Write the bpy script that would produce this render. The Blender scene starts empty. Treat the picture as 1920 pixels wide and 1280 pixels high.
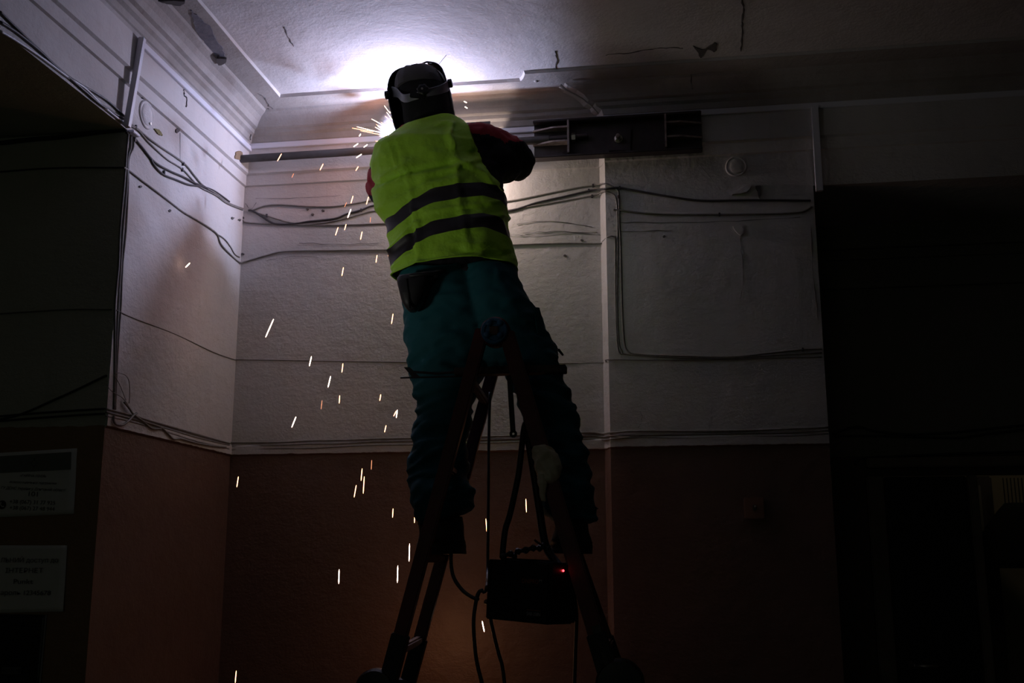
import bpy, bmesh, math, random
from mathutils import Vector, Matrix, noise
from math import sin, cos, pi, radians
random.seed(7)
SC = bpy.context.scene
COL = SC.collection

# ------------------------------------------------------------------ camera
CAMPOS = Vector((1.9975, -4.6, 1.5253))
YAW, PITCH, ROLL, FPX = 0.1477, 0.2034, -0.0011, 1967.0
_cy, _sy, _cp, _sp = cos(YAW), sin(YAW), cos(PITCH), sin(PITCH)
FWD = Vector((-_sy * _cp, _cy * _cp, _sp))
_r = Vector((_cy, _sy, 0)); _u = _r.cross(FWD)
RIGHT = _r * cos(ROLL) + _u * sin(ROLL); UP = _u * cos(ROLL) - _r * sin(ROLL)
cam_d = bpy.data.cameras.new('camera'); cam = bpy.data.objects.new('camera', cam_d); COL.objects.link(cam)
cam_d.sensor_width = 36.0; cam_d.lens = FPX * 36.0 / 1920.0; cam_d.clip_start = 0.05; cam_d.clip_end = 60
M = Matrix((RIGHT, UP, -FWD)).transposed().to_4x4(); M.translation = CAMPOS
cam.matrix_world = M
SC.camera = cam

# ------------------------------------------------------------------ world, exposure, lights
SC.view_settings.view_transform = 'Standard'; SC.view_settings.look = 'None'
SC.view_settings.exposure = 0.0; SC.view_settings.gamma = 1.0; SC.view_settings.use_curve_mapping = False
w = bpy.data.worlds.new('dim_hall'); SC.world = w; w.use_nodes = True
w.node_tree.nodes['Background'].inputs[0].default_value = (0.80, 0.95, 0.72, 1)
w.node_tree.nodes['Background'].inputs[1].default_value = 0.004

def lamp(name, loc, col, watt, rad):
    d = bpy.data.lights.new(name, 'POINT'); d.color = col; d.energy = watt; d.shadow_soft_size = rad
    o = bpy.data.objects.new(name, d); COL.objects.link(o); o.location = loc
    return o
def area(name, loc, target, col, watt, sx, sy):
    d = bpy.data.lights.new(name, 'AREA'); d.shape = 'RECTANGLE'; d.size = sx; d.size_y = sy; d.color = col; d.energy = watt
    o = bpy.data.objects.new(name, d); COL.objects.link(o); o.location = loc
    o.rotation_euler = (Vector(target) - Vector(loc)).to_track_quat('-Z', 'Y').to_euler()
    return o
ARC = Vector((0.845, -0.215, 3.380))
lamp('arc_light', ARC, (0.58, 0.66, 1.0), 33.0, 0.007)
lamp('arc_plume_light', ARC + Vector((0.01, -0.028, 0.0)), (1.0, 0.38, 0.22), 4.0, 0.014)
# unseen lamp, added behind the plate to brighten the back wall and its step
lamp('added_gap_light', (1.10, -0.125, 3.22), (1.0, 0.80, 0.70), 6.5, 0.03)
# unseen warm lamp, added for the orange glow low on the brown wall
lamp('added_wall_glow', (1.02, -0.36, 1.17), (1.0, 0.45, 0.20), 0.75, 0.04)
# weak unseen fill, added far behind the camera to lift the dark faces
area('rear_fill_light', (0.6, -7.4, 2.0), (1.2, -1.0, 2.6), (0.90, 1.0, 0.80), 1.3, 1.4, 2.2)

# dim unseen fill, added to lift the room behind the open doorway
lamp('far_room_fill', (4.1, 1.25, 2.3), (1.0, 0.85, 0.6), 0.55, 0.05)
# fill spot out of view, added to brighten the man's back
sd = bpy.data.lights.new('back_fill_spot', 'SPOT'); sd.color = (1.0, 0.97, 0.88); sd.energy = 11.5; sd.spot_size = radians(46); sd.spot_blend = 1.0; sd.shadow_soft_size = 0.12
so = bpy.data.objects.new('back_fill_spot', sd); COL.objects.link(so); so.location = (-0.05, -2.35, 1.8)
so.rotation_euler = (Vector((1.12, -1.05, 2.72)) - Vector(so.location)).to_track_quat('-Z', 'Y').to_euler()

# ------------------------------------------------------------------ helpers
def ray(px, py):
    return FWD + RIGHT * ((px - 960) / FPX) - UP * ((py - 640) / FPX)
def P(px, py, Y):
    d = ray(px, py); return CAMPOS + d * ((Y - CAMPOS.y) / d.y)
def PX(px, py, X):
    d = ray(px, py); return CAMPOS + d * ((X - CAMPOS.x) / d.x)
def proj(v):
    d = Vector(v) - CAMPOS; z = d.dot(FWD)
    return 960 + FPX * d.dot(RIGHT) / z, 640 - FPX * d.dot(UP) / z
def mpp(Y, px=900, py=500):          # metres per pixel at distance plane Y
    return (P(px + 1, py, Y) - P(px, py, Y)).length
def lerp(tab, x):
    if x <= tab[0][0]: return tab[0][1]
    for (a, b), (c, d) in zip(tab, tab[1:]):
        if x <= c: return b + (d - b) * (x - a) / (c - a)
    return tab[-1][1]
def smooth_path(pts, n=6):
    pts = [Vector(p) for p in pts]
    if len(pts) < 3: return pts
    out = []
    for i in range(len(pts) - 1):
        p0 = pts[max(i - 1, 0)]; p1 = pts[i]; p2 = pts[i + 1]; p3 = pts[min(i + 2, len(pts) - 1)]
        for k in range(n):
            t = k / n
            out.append(0.5 * ((2 * p1) + (p2 - p0) * t + (2 * p0 - 5 * p1 + 4 * p2 - p3) * t * t + (3 * p1 - p0 - 3 * p2 + p3) * t ** 3))
    out.append(pts[-1]); return out
def tag(o, label=None, cat=None, group=None, kind=None):
    if label: o['label'] = label
    if cat: o['category'] = cat
    if group: o['group'] = group
    if kind: o['kind'] = kind
    return o
def link(name, me, mat=None, parent=None, smooth=False):
    o = bpy.data.objects.new(name, me); COL.objects.link(o)
    if mat is not None:
        for m in (mat if isinstance(mat, (list, tuple)) else [mat]): me.materials.append(m)
    if parent is not None: o.parent = parent; o.matrix_parent_inverse = parent.matrix_world.inverted()
    if smooth:
        for p in me.polygons: p.use_smooth = True
    return o
def empty(name, loc, label, cat, group=None):
    o = bpy.data.objects.new(name, None); COL.objects.link(o); o.location = loc; o.empty_display_size = 0.05
    o.matrix_world = Matrix.Translation(loc)
    return tag(o, label, cat, group)
class MB:
    """collects shapes into one mesh"""
    def __init__(s): s.v = []; s.f = []; s.m = []; s.mi = 0
    def add(s, vs, fs):
        b = len(s.v); s.v += [tuple(v) for v in vs]
        for f in fs: s.f.append(tuple(i + b for i in f)); s.m.append(s.mi)
    def box(s, c, sz, R=None, bev=0.0):
        bm = bmesh.new(); bmesh.ops.create_cube(bm, size=1.0)
        for v in bm.verts: v.co = Vector((v.co.x * sz[0], v.co.y * sz[1], v.co.z * sz[2]))
        if bev > 0: bmesh.ops.bevel(bm, geom=list(bm.edges), offset=bev, segments=2, affect='EDGES')
        R = R or Matrix.Identity(3); c = Vector(c)
        bm.verts.index_update()
        s.add([c + R @ v.co for v in bm.verts], [[v.index for v in f.verts] for f in bm.faces]); bm.free()
    def beam(s, a, b, wx, wy, xdir, bev=0.002):
        """rectangular bar from a to b, wx along xdir, wy across"""
        a = Vector(a); b = Vector(b); z = (b - a).normalized(); x = Vector(xdir); x = (x - z * x.dot(z)).normalized(); y = z.cross(x)
        s.box((a + b) / 2, (wx, wy, (b - a).length), Matrix((x, y, z)).transposed(), bev)
    def tube(s, pts, r, seg=8, closed_ends=True, flat=None):
        pts = [Vector(p) for p in pts]; n = len(pts)
        rad = r if isinstance(r, (list, tuple)) else [r] * n
        t = (pts[1] - pts[0]).normalized(); up = Vector((0, 0, 1)) if abs(t.z) < 0.9 else Vector((1, 0, 0))
        if flat is not None: up = Vector(flat)
        x = t.cross(up).normalized(); vs = []; fs = []
        for i, p in enumerate(pts):
            tt = (pts[min(i + 1, n - 1)] - pts[max(i - 1, 0)])
            if tt.length > 1e-9: tt.normalize(); t = tt
            if flat is not None: x = t.cross(up)
            x = (x - t * x.dot(t)); x = x.normalized() if x.length > 1e-6 else t.orthogonal().normalized(); y = t.cross(x)
            ry = rad[i] if flat is None else rad[i] * s.flat
            for k in range(seg):
                a = 2 * pi * k / seg; vs.append(p + x * cos(a) * rad[i] + y * sin(a) * ry)
        for i in range(n - 1):
            for k in range(seg):
                k2 = (k + 1) % seg; fs.append((i * seg + k, i * seg + k2, (i + 1) * seg + k2, (i + 1) * seg + k))
        if closed_ends: fs.append(tuple(range(seg))[::-1]); fs.append(tuple((n - 1) * seg + k for k in range(seg)))
        s.add(vs, fs)
    flat = 0.25
    def cyl(s, a, b, r, seg=20, r2=None): s.tube([a, b], [r, r if r2 is None else r2], seg)
    def lathe(s, c, axis, prof, seg=24, lobes=None):
        """prof: list of (radius, height along axis)"""
        ax = Vector(axis).normalized(); x = ax.orthogonal().normalized(); y = ax.cross(x); vs = []; fs = []; c = Vector(c)
        for (r, h) in prof:
            for k in range(seg):
                a = 2 * pi * k / seg; rr = r * (1 + (lobes[1] * cos(lobes[0] * a) if lobes else 0)); vs.append(c + ax * h + (x * cos(a) + y * sin(a)) * rr)
        for i in range(len(prof) - 1):
            for k in range(seg):
                k2 = (k + 1) % seg; fs.append((i * seg + k, i * seg + k2, (i + 1) * seg + k2, (i + 1) * seg + k))
        fs.append(tuple(range(seg))[::-1]); fs.append(tuple((len(prof) - 1) * seg + k for k in range(seg)))
        s.add(vs, fs)
    def loft(s, rings, caps=True, closed=True):
        n = len(rings[0]); vs = [v for r in rings for v in r]; fs = []
        for i in range(len(rings) - 1):
            for k in range(n if closed else n - 1):
                k2 = (k + 1) % n; fs.append((i * n + k, i * n + k2, (i + 1) * n + k2, (i + 1) * n + k))
        if caps: fs.append(tuple(range(n))[::-1]); fs.append(tuple((len(rings) - 1) * n + k for k in range(n)))
        s.add(vs, fs)
    def prism(s, poly, d):
        poly = [Vector(p) for p in poly]; d = Vector(d); n = len(poly)
        s.add(poly + [p + d for p in poly], [tuple(range(n))[::-1], tuple(range(n, 2 * n))] + [(k, (k + 1) % n, n + (k + 1) % n, n + k) for k in range(n)])
    def mesh(s, name):
        me = bpy.data.meshes.new(name); me.from_pydata(s.v, [], s.f); me.update()
        bm = bmesh.new(); bm.from_mesh(me)
        mi = s.m
        for f, m in zip(bm.faces, mi): f.material_index = m
        bmesh.ops.recalc_face_normals(bm, faces=bm.faces); bm.to_mesh(me); bm.free(); return me
    def build(s, name, mat, parent=None, smooth=False): return link(name, s.mesh(name), mat, parent, smooth)
def bake(o):
    """apply the modifiers of o"""
    dg = bpy.context.evaluated_depsgraph_get(); dg.update()
    me = bpy.data.meshes.new_from_object(o.evaluated_get(dg)); o.modifiers.clear(); o.data = me; return o
def autosmooth(o, ang=35):
    me = o.data
    for p in me.polygons: p.use_smooth = True
    bm = bmesh.new(); bm.from_mesh(me)
    for e in bm.edges:
        e.smooth = not (len(e.link_faces) == 2 and e.calc_face_angle(0) > radians(ang))
    bm.to_mesh(me); bm.free(); return o
def remesh(o, vox):
    m = o.modifiers.new('r', 'REMESH'); m.mode = 'VOXEL'; m.voxel_size = vox; m.use_smooth_shade = True
    s = o.modifiers.new('s', 'SMOOTH'); s.iterations = 4; s.factor = 0.6
    return bake(o)

# ------------------------------------------------------------------ materials
def mat(name, col, rough=0.6, metal=0.0, bump=None, var=None, spec=0.5, sheen=0):
    """bump: list of (scale, strength, distance); var: (scale, second colour, amount)"""
    m = bpy.data.materials.new(name); m.use_nodes = True; nt = m.node_tree; N = nt.nodes; L = nt.links
    b = N['Principled BSDF']; b.inputs['Roughness'].default_value = rough; b.inputs['Metallic'].default_value = metal
    b.inputs['Specular IOR Level'].default_value = spec; b.inputs['Base Color'].default_value = (*col, 1)
    tc = N.new('ShaderNodeTexCoord')
    if var:
        n = N.new('ShaderNodeTexNoise'); n.inputs['Scale'].default_value = var[0]; n.inputs['Detail'].default_value = 6; n.inputs['Roughness'].default_value = 0.65
        L.new(tc.outputs['Object'], n.inputs['Vector'])
        r = N.new('ShaderNodeValToRGB'); r.color_ramp.elements[0].position = 0.5 - 0.5 * var[2]; r.color_ramp.elements[1].position = 0.5 + 0.5 * var[2] + 0.02
        r.color_ramp.elements[0].color = (*col, 1); r.color_ramp.elements[1].color = (*var[1], 1)
        L.new(n.outputs['Fac'], r.inputs['Fac']); L.new(r.outputs['Color'], b.inputs['Base Color'])
    prev = None
    for (sc, st, di) in (bump or []):
        n = N.new('ShaderNodeTexNoise'); n.inputs['Scale'].default_value = sc; n.inputs['Detail'].default_value = 5
        L.new(tc.outputs['Object'], n.inputs['Vector'])
        bp = N.new('ShaderNodeBump'); bp.inputs['Strength'].default_value = st; bp.inputs['Distance'].default_value = di
        L.new(n.outputs['Fac'], bp.inputs['Height'])
        if prev: L.new(prev.outputs['Normal'], bp.inputs['Normal'])
        prev = bp
    if prev: L.new(prev.outputs['Normal'], b.inputs['Normal'])
    return m
def emit(name, col, s):
    m = bpy.data.materials.new(name); m.use_nodes = True; N = m.node_tree.nodes; N.clear()
    e = N.new('ShaderNodeEmission'); e.inputs[0].default_value = (*col, 1); e.inputs[1].default_value = s
    o = N.new('ShaderNodeOutputMaterial'); m.node_tree.links.new(e.outputs[0], o.inputs[0]); return m
def wall_mat(name, upper, lower, zsplit, dirt=(0.35, 0.30, 0.26)):
    """old distempered plaster above, brown oil paint below the height zsplit"""
    m = bpy.data.materials.new(name); m.use_nodes = True; nt = m.node_tree; N = nt.nodes; L = nt.links
    b = N['Principled BSDF']; b.inputs['Roughness'].default_value = 0.75
    g = N.new('ShaderNodeNewGeometry'); sep = N.new('ShaderNodeSeparateXYZ'); L.new(g.outputs['Position'], sep.inputs[0])
    def nz(scale, detail=6, rough=0.6, stretch=None):
        n = N.new('ShaderNodeTexNoise'); n.inputs['Scale'].default_value = scale; n.inputs['Detail'].default_value = detail; n.inputs['Roughness'].default_value = rough
        if stretch:
            mp = N.new('ShaderNodeMapping'); mp.inputs['Scale'].default_value = stretch; L.new(g.outputs['Position'], mp.inputs['Vector']); L.new(mp.outputs[0], n.inputs['Vector'])
        else: L.new(g.outputs['Position'], n.inputs['Vector'])
        return n
    def math_(op, a, bb):
        k = N.new('ShaderNodeMath'); k.operation = op
        for i, v in enumerate((a, bb)):
            if isinstance(v, (int, float)): k.inputs[i].default_value = v
            else: L.new(v, k.inputs[i])
        return k.outputs[0]
    def ramp(fac, p0, p1, c0, c1):
        r = N.new('ShaderNodeValToRGB'); r.color_ramp.elements[0].position = p0; r.color_ramp.elements[1].position = p1
        r.color_ramp.elements[0].color = (*c0, 1); r.color_ramp.elements[1].color = (*c1, 1); L.new(fac, r.inputs['Fac']); return r.outputs['Color']
    def mix(f, a, c):
        k = N.new('ShaderNodeMix'); k.data_type = 'RGBA'
        if isinstance(f, (int, float)): k.inputs[0].default_value = f
        else: L.new(f, k.inputs[0])
        for i, v in ((6, a), (7, c)):
            if isinstance(v, tuple): k.inputs[i].default_value = (*v, 1)
            else: L.new(v, k.inputs[i])
        return k.outputs[2]
    big = nz(1.7, 5); mid = nz(9, 8, 0.7); streak = nz(3, 5, 0.6, (5.0, 5.0, 0.5)); fine = nz(90, 4)
    up = mix(ramp(big.outputs['Fac'], 0.35, 0.7, (0, 0, 0), (0.45, 0.45, 0.45)), upper, tuple(c * 0.80 for c in upper))
    up = mix(ramp(mid.outputs['Fac'], 0.60, 0.80, (0, 0, 0), (0.5, 0.5, 0.5)), up, dirt)
    up = mix(ramp(streak.outputs['Fac'], 0.55, 0.8, (0, 0, 0), (0.35, 0.35, 0.35)), up, tuple(c * 0.7 for c in upper))
    # darker, warmer tone on the mouldings of the cornice
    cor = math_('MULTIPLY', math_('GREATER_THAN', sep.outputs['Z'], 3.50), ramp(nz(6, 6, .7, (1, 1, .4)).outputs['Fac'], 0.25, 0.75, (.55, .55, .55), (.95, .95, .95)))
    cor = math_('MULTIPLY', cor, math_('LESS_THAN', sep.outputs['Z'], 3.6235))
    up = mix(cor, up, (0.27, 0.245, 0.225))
    if lower:
        lo = mix(ramp(mid.outputs['Fac'], 0.4, 0.75, (0, 0, 0), (0.6, 0.6, 0.6)), lower, tuple(c * 0.72 for c in lower))
        edge = math_('ADD', sep.outputs['Z'], math_('MULTIPLY', math_('SUBTRACT', nz(22, 4).outputs['Fac'], 0.5), 0.014))
        f = math_('LESS_THAN', edge, zsplit)
        up = mix(f, up, lo)
        L.new(math_('SUBTRACT', 0.78, math_('MULTIPLY', f, 0.30)), b.inputs['Roughness'])
    L.new(up, b.inputs['Base Color'])
    prev = None
    for src, st, di in ((nz(1.6, 3), 0.4, 0.03), (nz(14, 6, 0.65, (1, 1, 1.4)), 0.7, 0.007), (nz(5, 4, .6, (1.2, 1.2, 5.0)), 0.3, 0.005), (nz(75, 4), 0.45, 0.003), (nz(240, 2), 0.30, 0.0012)):
        bp = N.new('ShaderNodeBump'); bp.inputs['Strength'].default_value = st; bp.inputs['Distance'].default_value = di
        L.new(src.outputs['Fac'], bp.inputs['Height'])
        if prev: L.new(prev.outputs['Normal'], bp.inputs['Normal'])
        prev = bp
    L.new(prev.outputs['Normal'], b.inputs['Normal'])
    return m
Z_DADO = 1.9925
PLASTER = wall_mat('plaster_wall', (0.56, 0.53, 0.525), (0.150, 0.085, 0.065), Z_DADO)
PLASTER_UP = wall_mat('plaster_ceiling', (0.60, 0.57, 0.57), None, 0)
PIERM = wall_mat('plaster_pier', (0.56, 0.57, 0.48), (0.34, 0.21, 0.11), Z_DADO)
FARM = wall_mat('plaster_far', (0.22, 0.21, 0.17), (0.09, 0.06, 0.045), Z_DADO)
CRACKM = mat('crack_dark', (0.10, 0.09, 0.09), 0.9)
PATCHM = mat('bare_plaster', (0.13, 0.13, 0.16), 0.9, bump=[(60, .6, .004)], var=(30, (0.20, 0.19, 0.21), .3))
TRUNK = mat('white_plastic_trunking', (0.70, 0.70, 0.78), 0.4)
CABLE_W = mat('painted_cable', (0.24, 0.22, 0.21), 0.6, var=(40, (0.15, 0.14, 0.13), .3))
CABLE_D = mat('dark_cable', (0.045, 0.04, 0.045), 0.5)
STEEL = mat('primed_steel', (0.055, 0.043, 0.043), 0.6, 0.2, bump=[(50, .3, .002)], var=(18, (0.03, 0.022, 0.022), .4))
STEELE = mat('cut_steel', (0.42, 0.34, 0.31), 0.55, 0.1, bump=[(80, .4, .002)], var=(40, (0.16, 0.12, 0.11), .4))
ZINC = mat('zinc_bolt', (0.55, 0.52, 0.48), 0.35, 0.9)
PIPEM = mat('grey_pipe', (0.07, 0.065, 0.065), 0.55, 0.2, var=(12, (0.04, 0.035, 0.033), .4))
BLACKP = mat('black_plastic', (0.012, 0.012, 0.013), 0.42)
BLACKM = mat('black_metal', (0.008, 0.008, 0.009), 0.5)

# ------------------------------------------------------------------ the setting
XS, XR, E_ = 1.7517, 2.6644, 0.0677         # step in the back wall, end of the back wall, how far the right half stands out
ZCEIL, ZBAND = 3.637, 3.622
YP = -1.107                                  # where the left wall ends at the pier
ZSOF_L, ZSOF_R = 3.121, 3.128
# wall profile upwards: (offset from the wall, height)
def prof(z0):
    base = [(0.0, z0)]
    if z0 < 1.98: base += [(0.0, 1.985), (0.009, 1.9925), (0.010, 2.030), (0.003, 2.040)]
    base += [(0.0, 3.290), (0.011, 3.294), (0.011, 3.345), (0.024, 3.352), (0.024, 3.492), (0.040, 3.505), (0.045, 3.530),
             (0.060, 3.540), (0.064, 3.556), (0.082, 3.562), (0.095, 3.583), (0.115, 3.600), (0.142, 3.612), (0.150, 3.6215), (0.262, ZBAND), (0.266, 3.640)]
    return base
def extrude_profile(mb, prf, fn, s0, s1, n):
    rings = [[fn(s0 + (s1 - s0) * i / n, o, z) for (o, z) in prf] for i in range(n + 1)]
    mb.loft(rings, caps=False, closed=False)
def wob(x, z, a=0.004):                      # the plaster is not quite flat
    return a * noise.noise(Vector((x * 2.2, z * 2.2, 3.1)))
def struct(o, n=None): o['kind'] = 'structure'; return o
m = MB()
fine = [z for z in prof(0.0)]
def brk(o, z): return XS - (0.33 * max(0.0, o - 0.04) / 0.222 if z > 3.5 else 0.0)   # the cornice breaks forward along a slanting line
fb = lambda s, o, z: (s * brk(o, z) / XS, -o + wob(s, z) * (1 if 0.1 < s < 1.7 else 0), z)
fp = lambda s, o, z: (brk(o, z) + (s - XS) * (XR - brk(o, z)) / (XR - XS), -E_ - o + wob(s, z) * (1 if 1.8 < s < 2.6 else 0), z)
def dense(prf, step=0.15):
    out = []
    for (a, b), (c, d) in zip(prf, prf[1:]):
        n = max(1, int(abs(d - b) / step)); out += [(a + (c - a) * k / n, b + (d - b) * k / n) for k in range(n)]
    return out + [prf[-1]]
extrude_profile(m, dense(prof(0.0)), fb, 0.0, XS, 16)
extrude_profile(m, dense(prof(0.0)), fp, XS, XR, 10)
extrude_profile(m, dense(prof(ZSOF_R)), lambda s, o, z: (s, -E_ - o, z), XR, 6.0, 6)
# the return face of the step, full height, slightly rounded arris
pr = prof(0.0)
m.loft([[(brk(o, z) + dx, dy - o, z) for (o, z) in dense(pr)] for dx, dy in ((-.030, .001), (-.024, -.006), (-.015, -.022), (-.007, -.044), (0, -E_))], caps=False, closed=False)
# the end of the wall at the opening, and the soffit over it
m.loft([[(XR, -E_, 0), (XR, -E_, ZSOF_R)], [(XR + 0.0, 0.54, 0), (XR + 0.0, 0.54, ZSOF_R)]], caps=False, closed=False)
m.loft([[(XR, -E_, ZSOF_R), (6.0, -E_, ZSOF_R)], [(XR, 0.54, ZSOF_R), (6.0, 0.54, ZSOF_R)]], caps=False, closed=False)
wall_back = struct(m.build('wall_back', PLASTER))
m = MB()
extrude_profile(m, dense(prof(0.0)), lambda s, o, z: (o + wob(s, z) * (1 if -1.0 < s < -.1 else 0), s, z), 0.0, YP, 10)
extrude_profile(m, dense(prof(ZSOF_L)), lambda s, o, z: (o, s, z), YP, -6.2, 10)
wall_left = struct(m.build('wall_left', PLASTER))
m = MB()      # the pier face that looks at the camera, the soffit of the side opening, the far side of the passage
m.add([(0, YP, 0), (-2.6, YP, 0), (-2.6, YP, Z_DADO), (0, YP, Z_DADO), (-2.6, YP, ZSOF_L), (0, YP, ZSOF_L)], [(0, 1, 2, 3), (3, 2, 4, 5)])
m.add([(0, YP, ZSOF_L), (-2.6, YP, ZSOF_L), (-2.6, -6.2, ZSOF_L), (0, -6.2, ZSOF_L)], [(0, 1, 2, 3)])
m.add([(-2.6, YP, 0), (-2.6, -6.2, 0), (-2.6, -6.2, ZSOF_L), (-2.6, YP, ZSOF_L)], [(0, 1, 2, 3)])
struct(m.build('wall_side_passage', PIERM))
m = MB(); m.add([(0, 0.1, ZCEIL), (6.0, 0.1, ZCEIL), (6.0, -6.2, ZCEIL), (0, -6.2, ZCEIL)], [(0, 1, 2, 3)])
ceiling = struct(m.build('ceiling', PLASTER_UP))
m = MB(); m.box((1.7, -3.0, -0.05), (8.6, 7.1, 0.1))
m.box((4.4, 1.8, -0.05), (3.6, 2.5, 0.1))
struct(m.build('floor', mat('hall_floor', (0.05, 0.04, 0.035), 0.5, var=(6, (0.07, 0.06, 0.05), .5))))
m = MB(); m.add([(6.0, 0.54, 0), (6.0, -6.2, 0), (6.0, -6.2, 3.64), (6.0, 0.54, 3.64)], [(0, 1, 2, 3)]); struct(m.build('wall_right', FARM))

# ---- the recess on the right: far wall with doorway
YR = 0.54
def R_(px, py, dy=0.0): return P(px, py, YR - dy)
dl = R_(1657, 905).x; dr = R_(1812, 900).x; ztop = R_(1700, 893).z; orx = R_(1830, 905).x
m = MB()
zl = R_(1700, 868).z
# wall with two openings: closed door dl..dr, open doorway orx..4.6
def wallquad(x0, x1, z0, z1): m.add([(x0, YR, z0), (x1, YR, z0), (x1, YR, z1), (x0, YR, z1)], [(0, 1, 2, 3)])
wallquad(2.5, dl, 0, ZSOF_R); wallquad(dl, 6.0, ztop, ZSOF_R); wallquad(dr, orx, 0, ztop); wallquad(4.75, 6.0, 0, ztop)
zr1 = R_(1700, 533).z
m.box(((2.5 + 6) / 2, YR - 0.01, zr1), (3.5, 0.03, 0.03), bev=0.004)
m.box(((2.5 + 6) / 2, YR - 0.012, R_(1700, 455).z), (3.5, 0.03, 0.05), bev=0.004)
m.box(((2.5 + 6) / 2, YR - 0.006, R_(1700, 480).z), (3.5, 0.02, 0.02), bev=0.004)
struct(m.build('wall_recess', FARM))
m = MB()
m.add([(dl - 0.3, YR + 1.6, 0), (6.0, YR + 1.6, 0), (6.0, YR + 1.6, 3.0), (dl - 0.3, YR + 1.6, 3.0)], [(0, 1, 2, 3)])
m.add([(dl - 0.3, YR, 0), (dl - 0.3, YR + 1.6, 0), (dl - 0.3, YR + 1.6, 3.0), (dl - 0.3, YR, 3.0)], [(0, 1, 2, 3)])
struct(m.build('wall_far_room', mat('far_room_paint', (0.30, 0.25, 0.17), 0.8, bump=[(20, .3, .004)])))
WOODW = mat('old_white_wood', (0.23, 0.19, 0.14), 0.6, bump=[(40, .5, .003)], var=(10, (0.14, 0.11, 0.09), .4))
DOORM = mat('dark_door_paint', (0.012, 0.010, 0.010), 0.6)
m = MB()
m.box(((dl + dr) / 2 + .004, YR + 0.03, ztop / 2), (dr - dl - .006, 0.04, ztop), bev=0.003)
for zc in (0.55, 1.35):
    m.box(((dl + dr) / 2, YR + 0.008, zc), ((dr - dl) * 0.66, 0.012, 0.62), bev=0.005)
door = struct(m.build('door_1', DOORM))
m = MB(); hx = dl + 0.07; m.lathe((hx, YR + 0.012, 1.05), (0, -1, 0), [(0.022, 0), (0.022, 0.006), (0.008, 0.01), (0.008, 0.05)]); m.tube([(hx, YR - 0.035, 1.05), (hx + 0.1, YR - 0.037, 1.05)], 0.008)
m.build('door_handle', ZINC, door, True)
def part_trim(n, c, sz): 
    m = MB(); m.box(c, sz, bev=0.006); return struct(m.build('trim_%d' % n, WOODW))
part_trim(1, ((dl + 6.0) / 2 - 0.02, YR - 0.02, zl), (6.0 - dl + 0.12, 0.07, 0.045))
part_trim(2, (dl - 0.045, YR - 0.012, ztop / 2), (0.075, 0.035, ztop))
part_trim(3, ((dr + orx) / 2, YR - 0.012, ztop / 2), (orx - dr, 0.04, ztop))
# dark garment hanging in the far room and a cabinet beside it
def hang():
    c = P(1908, 1000, YR + 1.2); m = MB()
    rings = []
    for i in range(9):
        t = i / 8; wd = 0.05 + 0.12 * min(1, t * 3); z = c.z + 0.17 - 0.36 * t
        rings.append([(c.x + wd * cos(a) * (1 + 0.08 * sin(5 * a + i)), c.y + 0.05 * sin(a), z) for a in [2 * pi * k / 20 for k in range(20)]])
    m.loft(rings)
    o = m.build('hanging_garment', mat('dark_cloth_far', (0.01, 0.01, 0.011), 0.9), None, True)
    tag(o, 'dark garment hanging in the room seen through the open doorway at far right', 'garment')
    m = MB(); 
    for k in range(6):
        x = c.x - 0.05 + 0.02 * k; m.tube([(x, c.y, c.z + 0.17), (x, c.y, c.z + 0.31)], 0.003, 6)
    m.build('strap_fringe', mat('dark_fringe', (0.01, 0.01, 0.01), 0.9), o)
hang()
c = P(1846, 1075, YR + 1.4); m = MB(); m.box((c.x, YR + 1.45, c.z / 2 + 0.28), (0.13, 0.26, c.z + 0.55), bev=0.01)
o = m.build('narrow_cabinet', mat('cabinet_paint', (0.03, 0.02, 0.018), 0.6)); tag(o, 'narrow dark cabinet standing in the room behind the open doorway', 'cabinet')
m = MB(); m.box((c.x - 0.03, YR + 1.31, c.z + 0.35), (0.05, 0.012, 0.30), bev=0.002); m.build('cabinet_door', mat('cab_door', (0.12, 0.11, 0.09), 0.5), o)

# ---- damage on the plaster: exposed patches, cracks (parts of the walls and ceiling)
def patch(name, pts, fn, parent, mt, th=0.003, jit=.7):
    """irregular flake with its own thickness lying on a surface; pts in picture, fn maps to surface"""
    path = smooth_path([Vector((a, b, 0)) for a, b in pts + [pts[0]]], 5)[:-1]
    vs = [fn(p.x + random.uniform(-jit, jit), p.y + random.uniform(-jit, jit)) for p in path]
    mb = MB(); n = (vs[1] - vs[0]).cross(vs[len(vs) // 2] - vs[0]).normalized()
    if n.dot(CAMPOS - vs[0]) < 0: n = -n
    mb.prism([v - n * 0.004 for v in vs], n * (0.004 + th)); return mb.build(name, mt, parent)
def crack(pts, fn, parent, r=0.0022, jag=1.0):
    pp = smooth_path([Vector((a, b, 0)) for a, b in pts], 5)
    pp = [Vector((p.x + random.uniform(-jag, jag), p.y + random.uniform(-jag, jag), 0)) for p in pp]
    mb = MB(); mb.tube([fn(p.x, p.y) for p in pp], [r * random.uniform(.3, 1.2) for _ in pp], 5); return mb.build('crack', CRACKM, parent)
LW = lambda x, y: PX(x, y, 0.003)
LW2 = lambda x, y: PX(x, y, 0.026)
BW = lambda x, y: P(x, y, -0.003)
PW = lambda x, y: P(x, y, -E_ - 0.003)
PW2 = lambda x, y: P(x, y, -E_ - 0.026)
def CE(x, y, z=ZCEIL - 0.001):
    d = ray(x, y); return CAMPOS + d * ((z - CAMPOS.z) / d.z)
CB = lambda x, y: CE(x, y, ZBAND - 0.001)
patch('bare_plaster_patch', [(357, 21), (372, 30), (392, 52), (415, 88), (421, 105), (413, 112), (404, 106), (388, 88), (371, 60), (363, 38)], lambda x, y: CE(x, y, 3.6195), wall_left, PATCHM, 0.001, 2.6)
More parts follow.
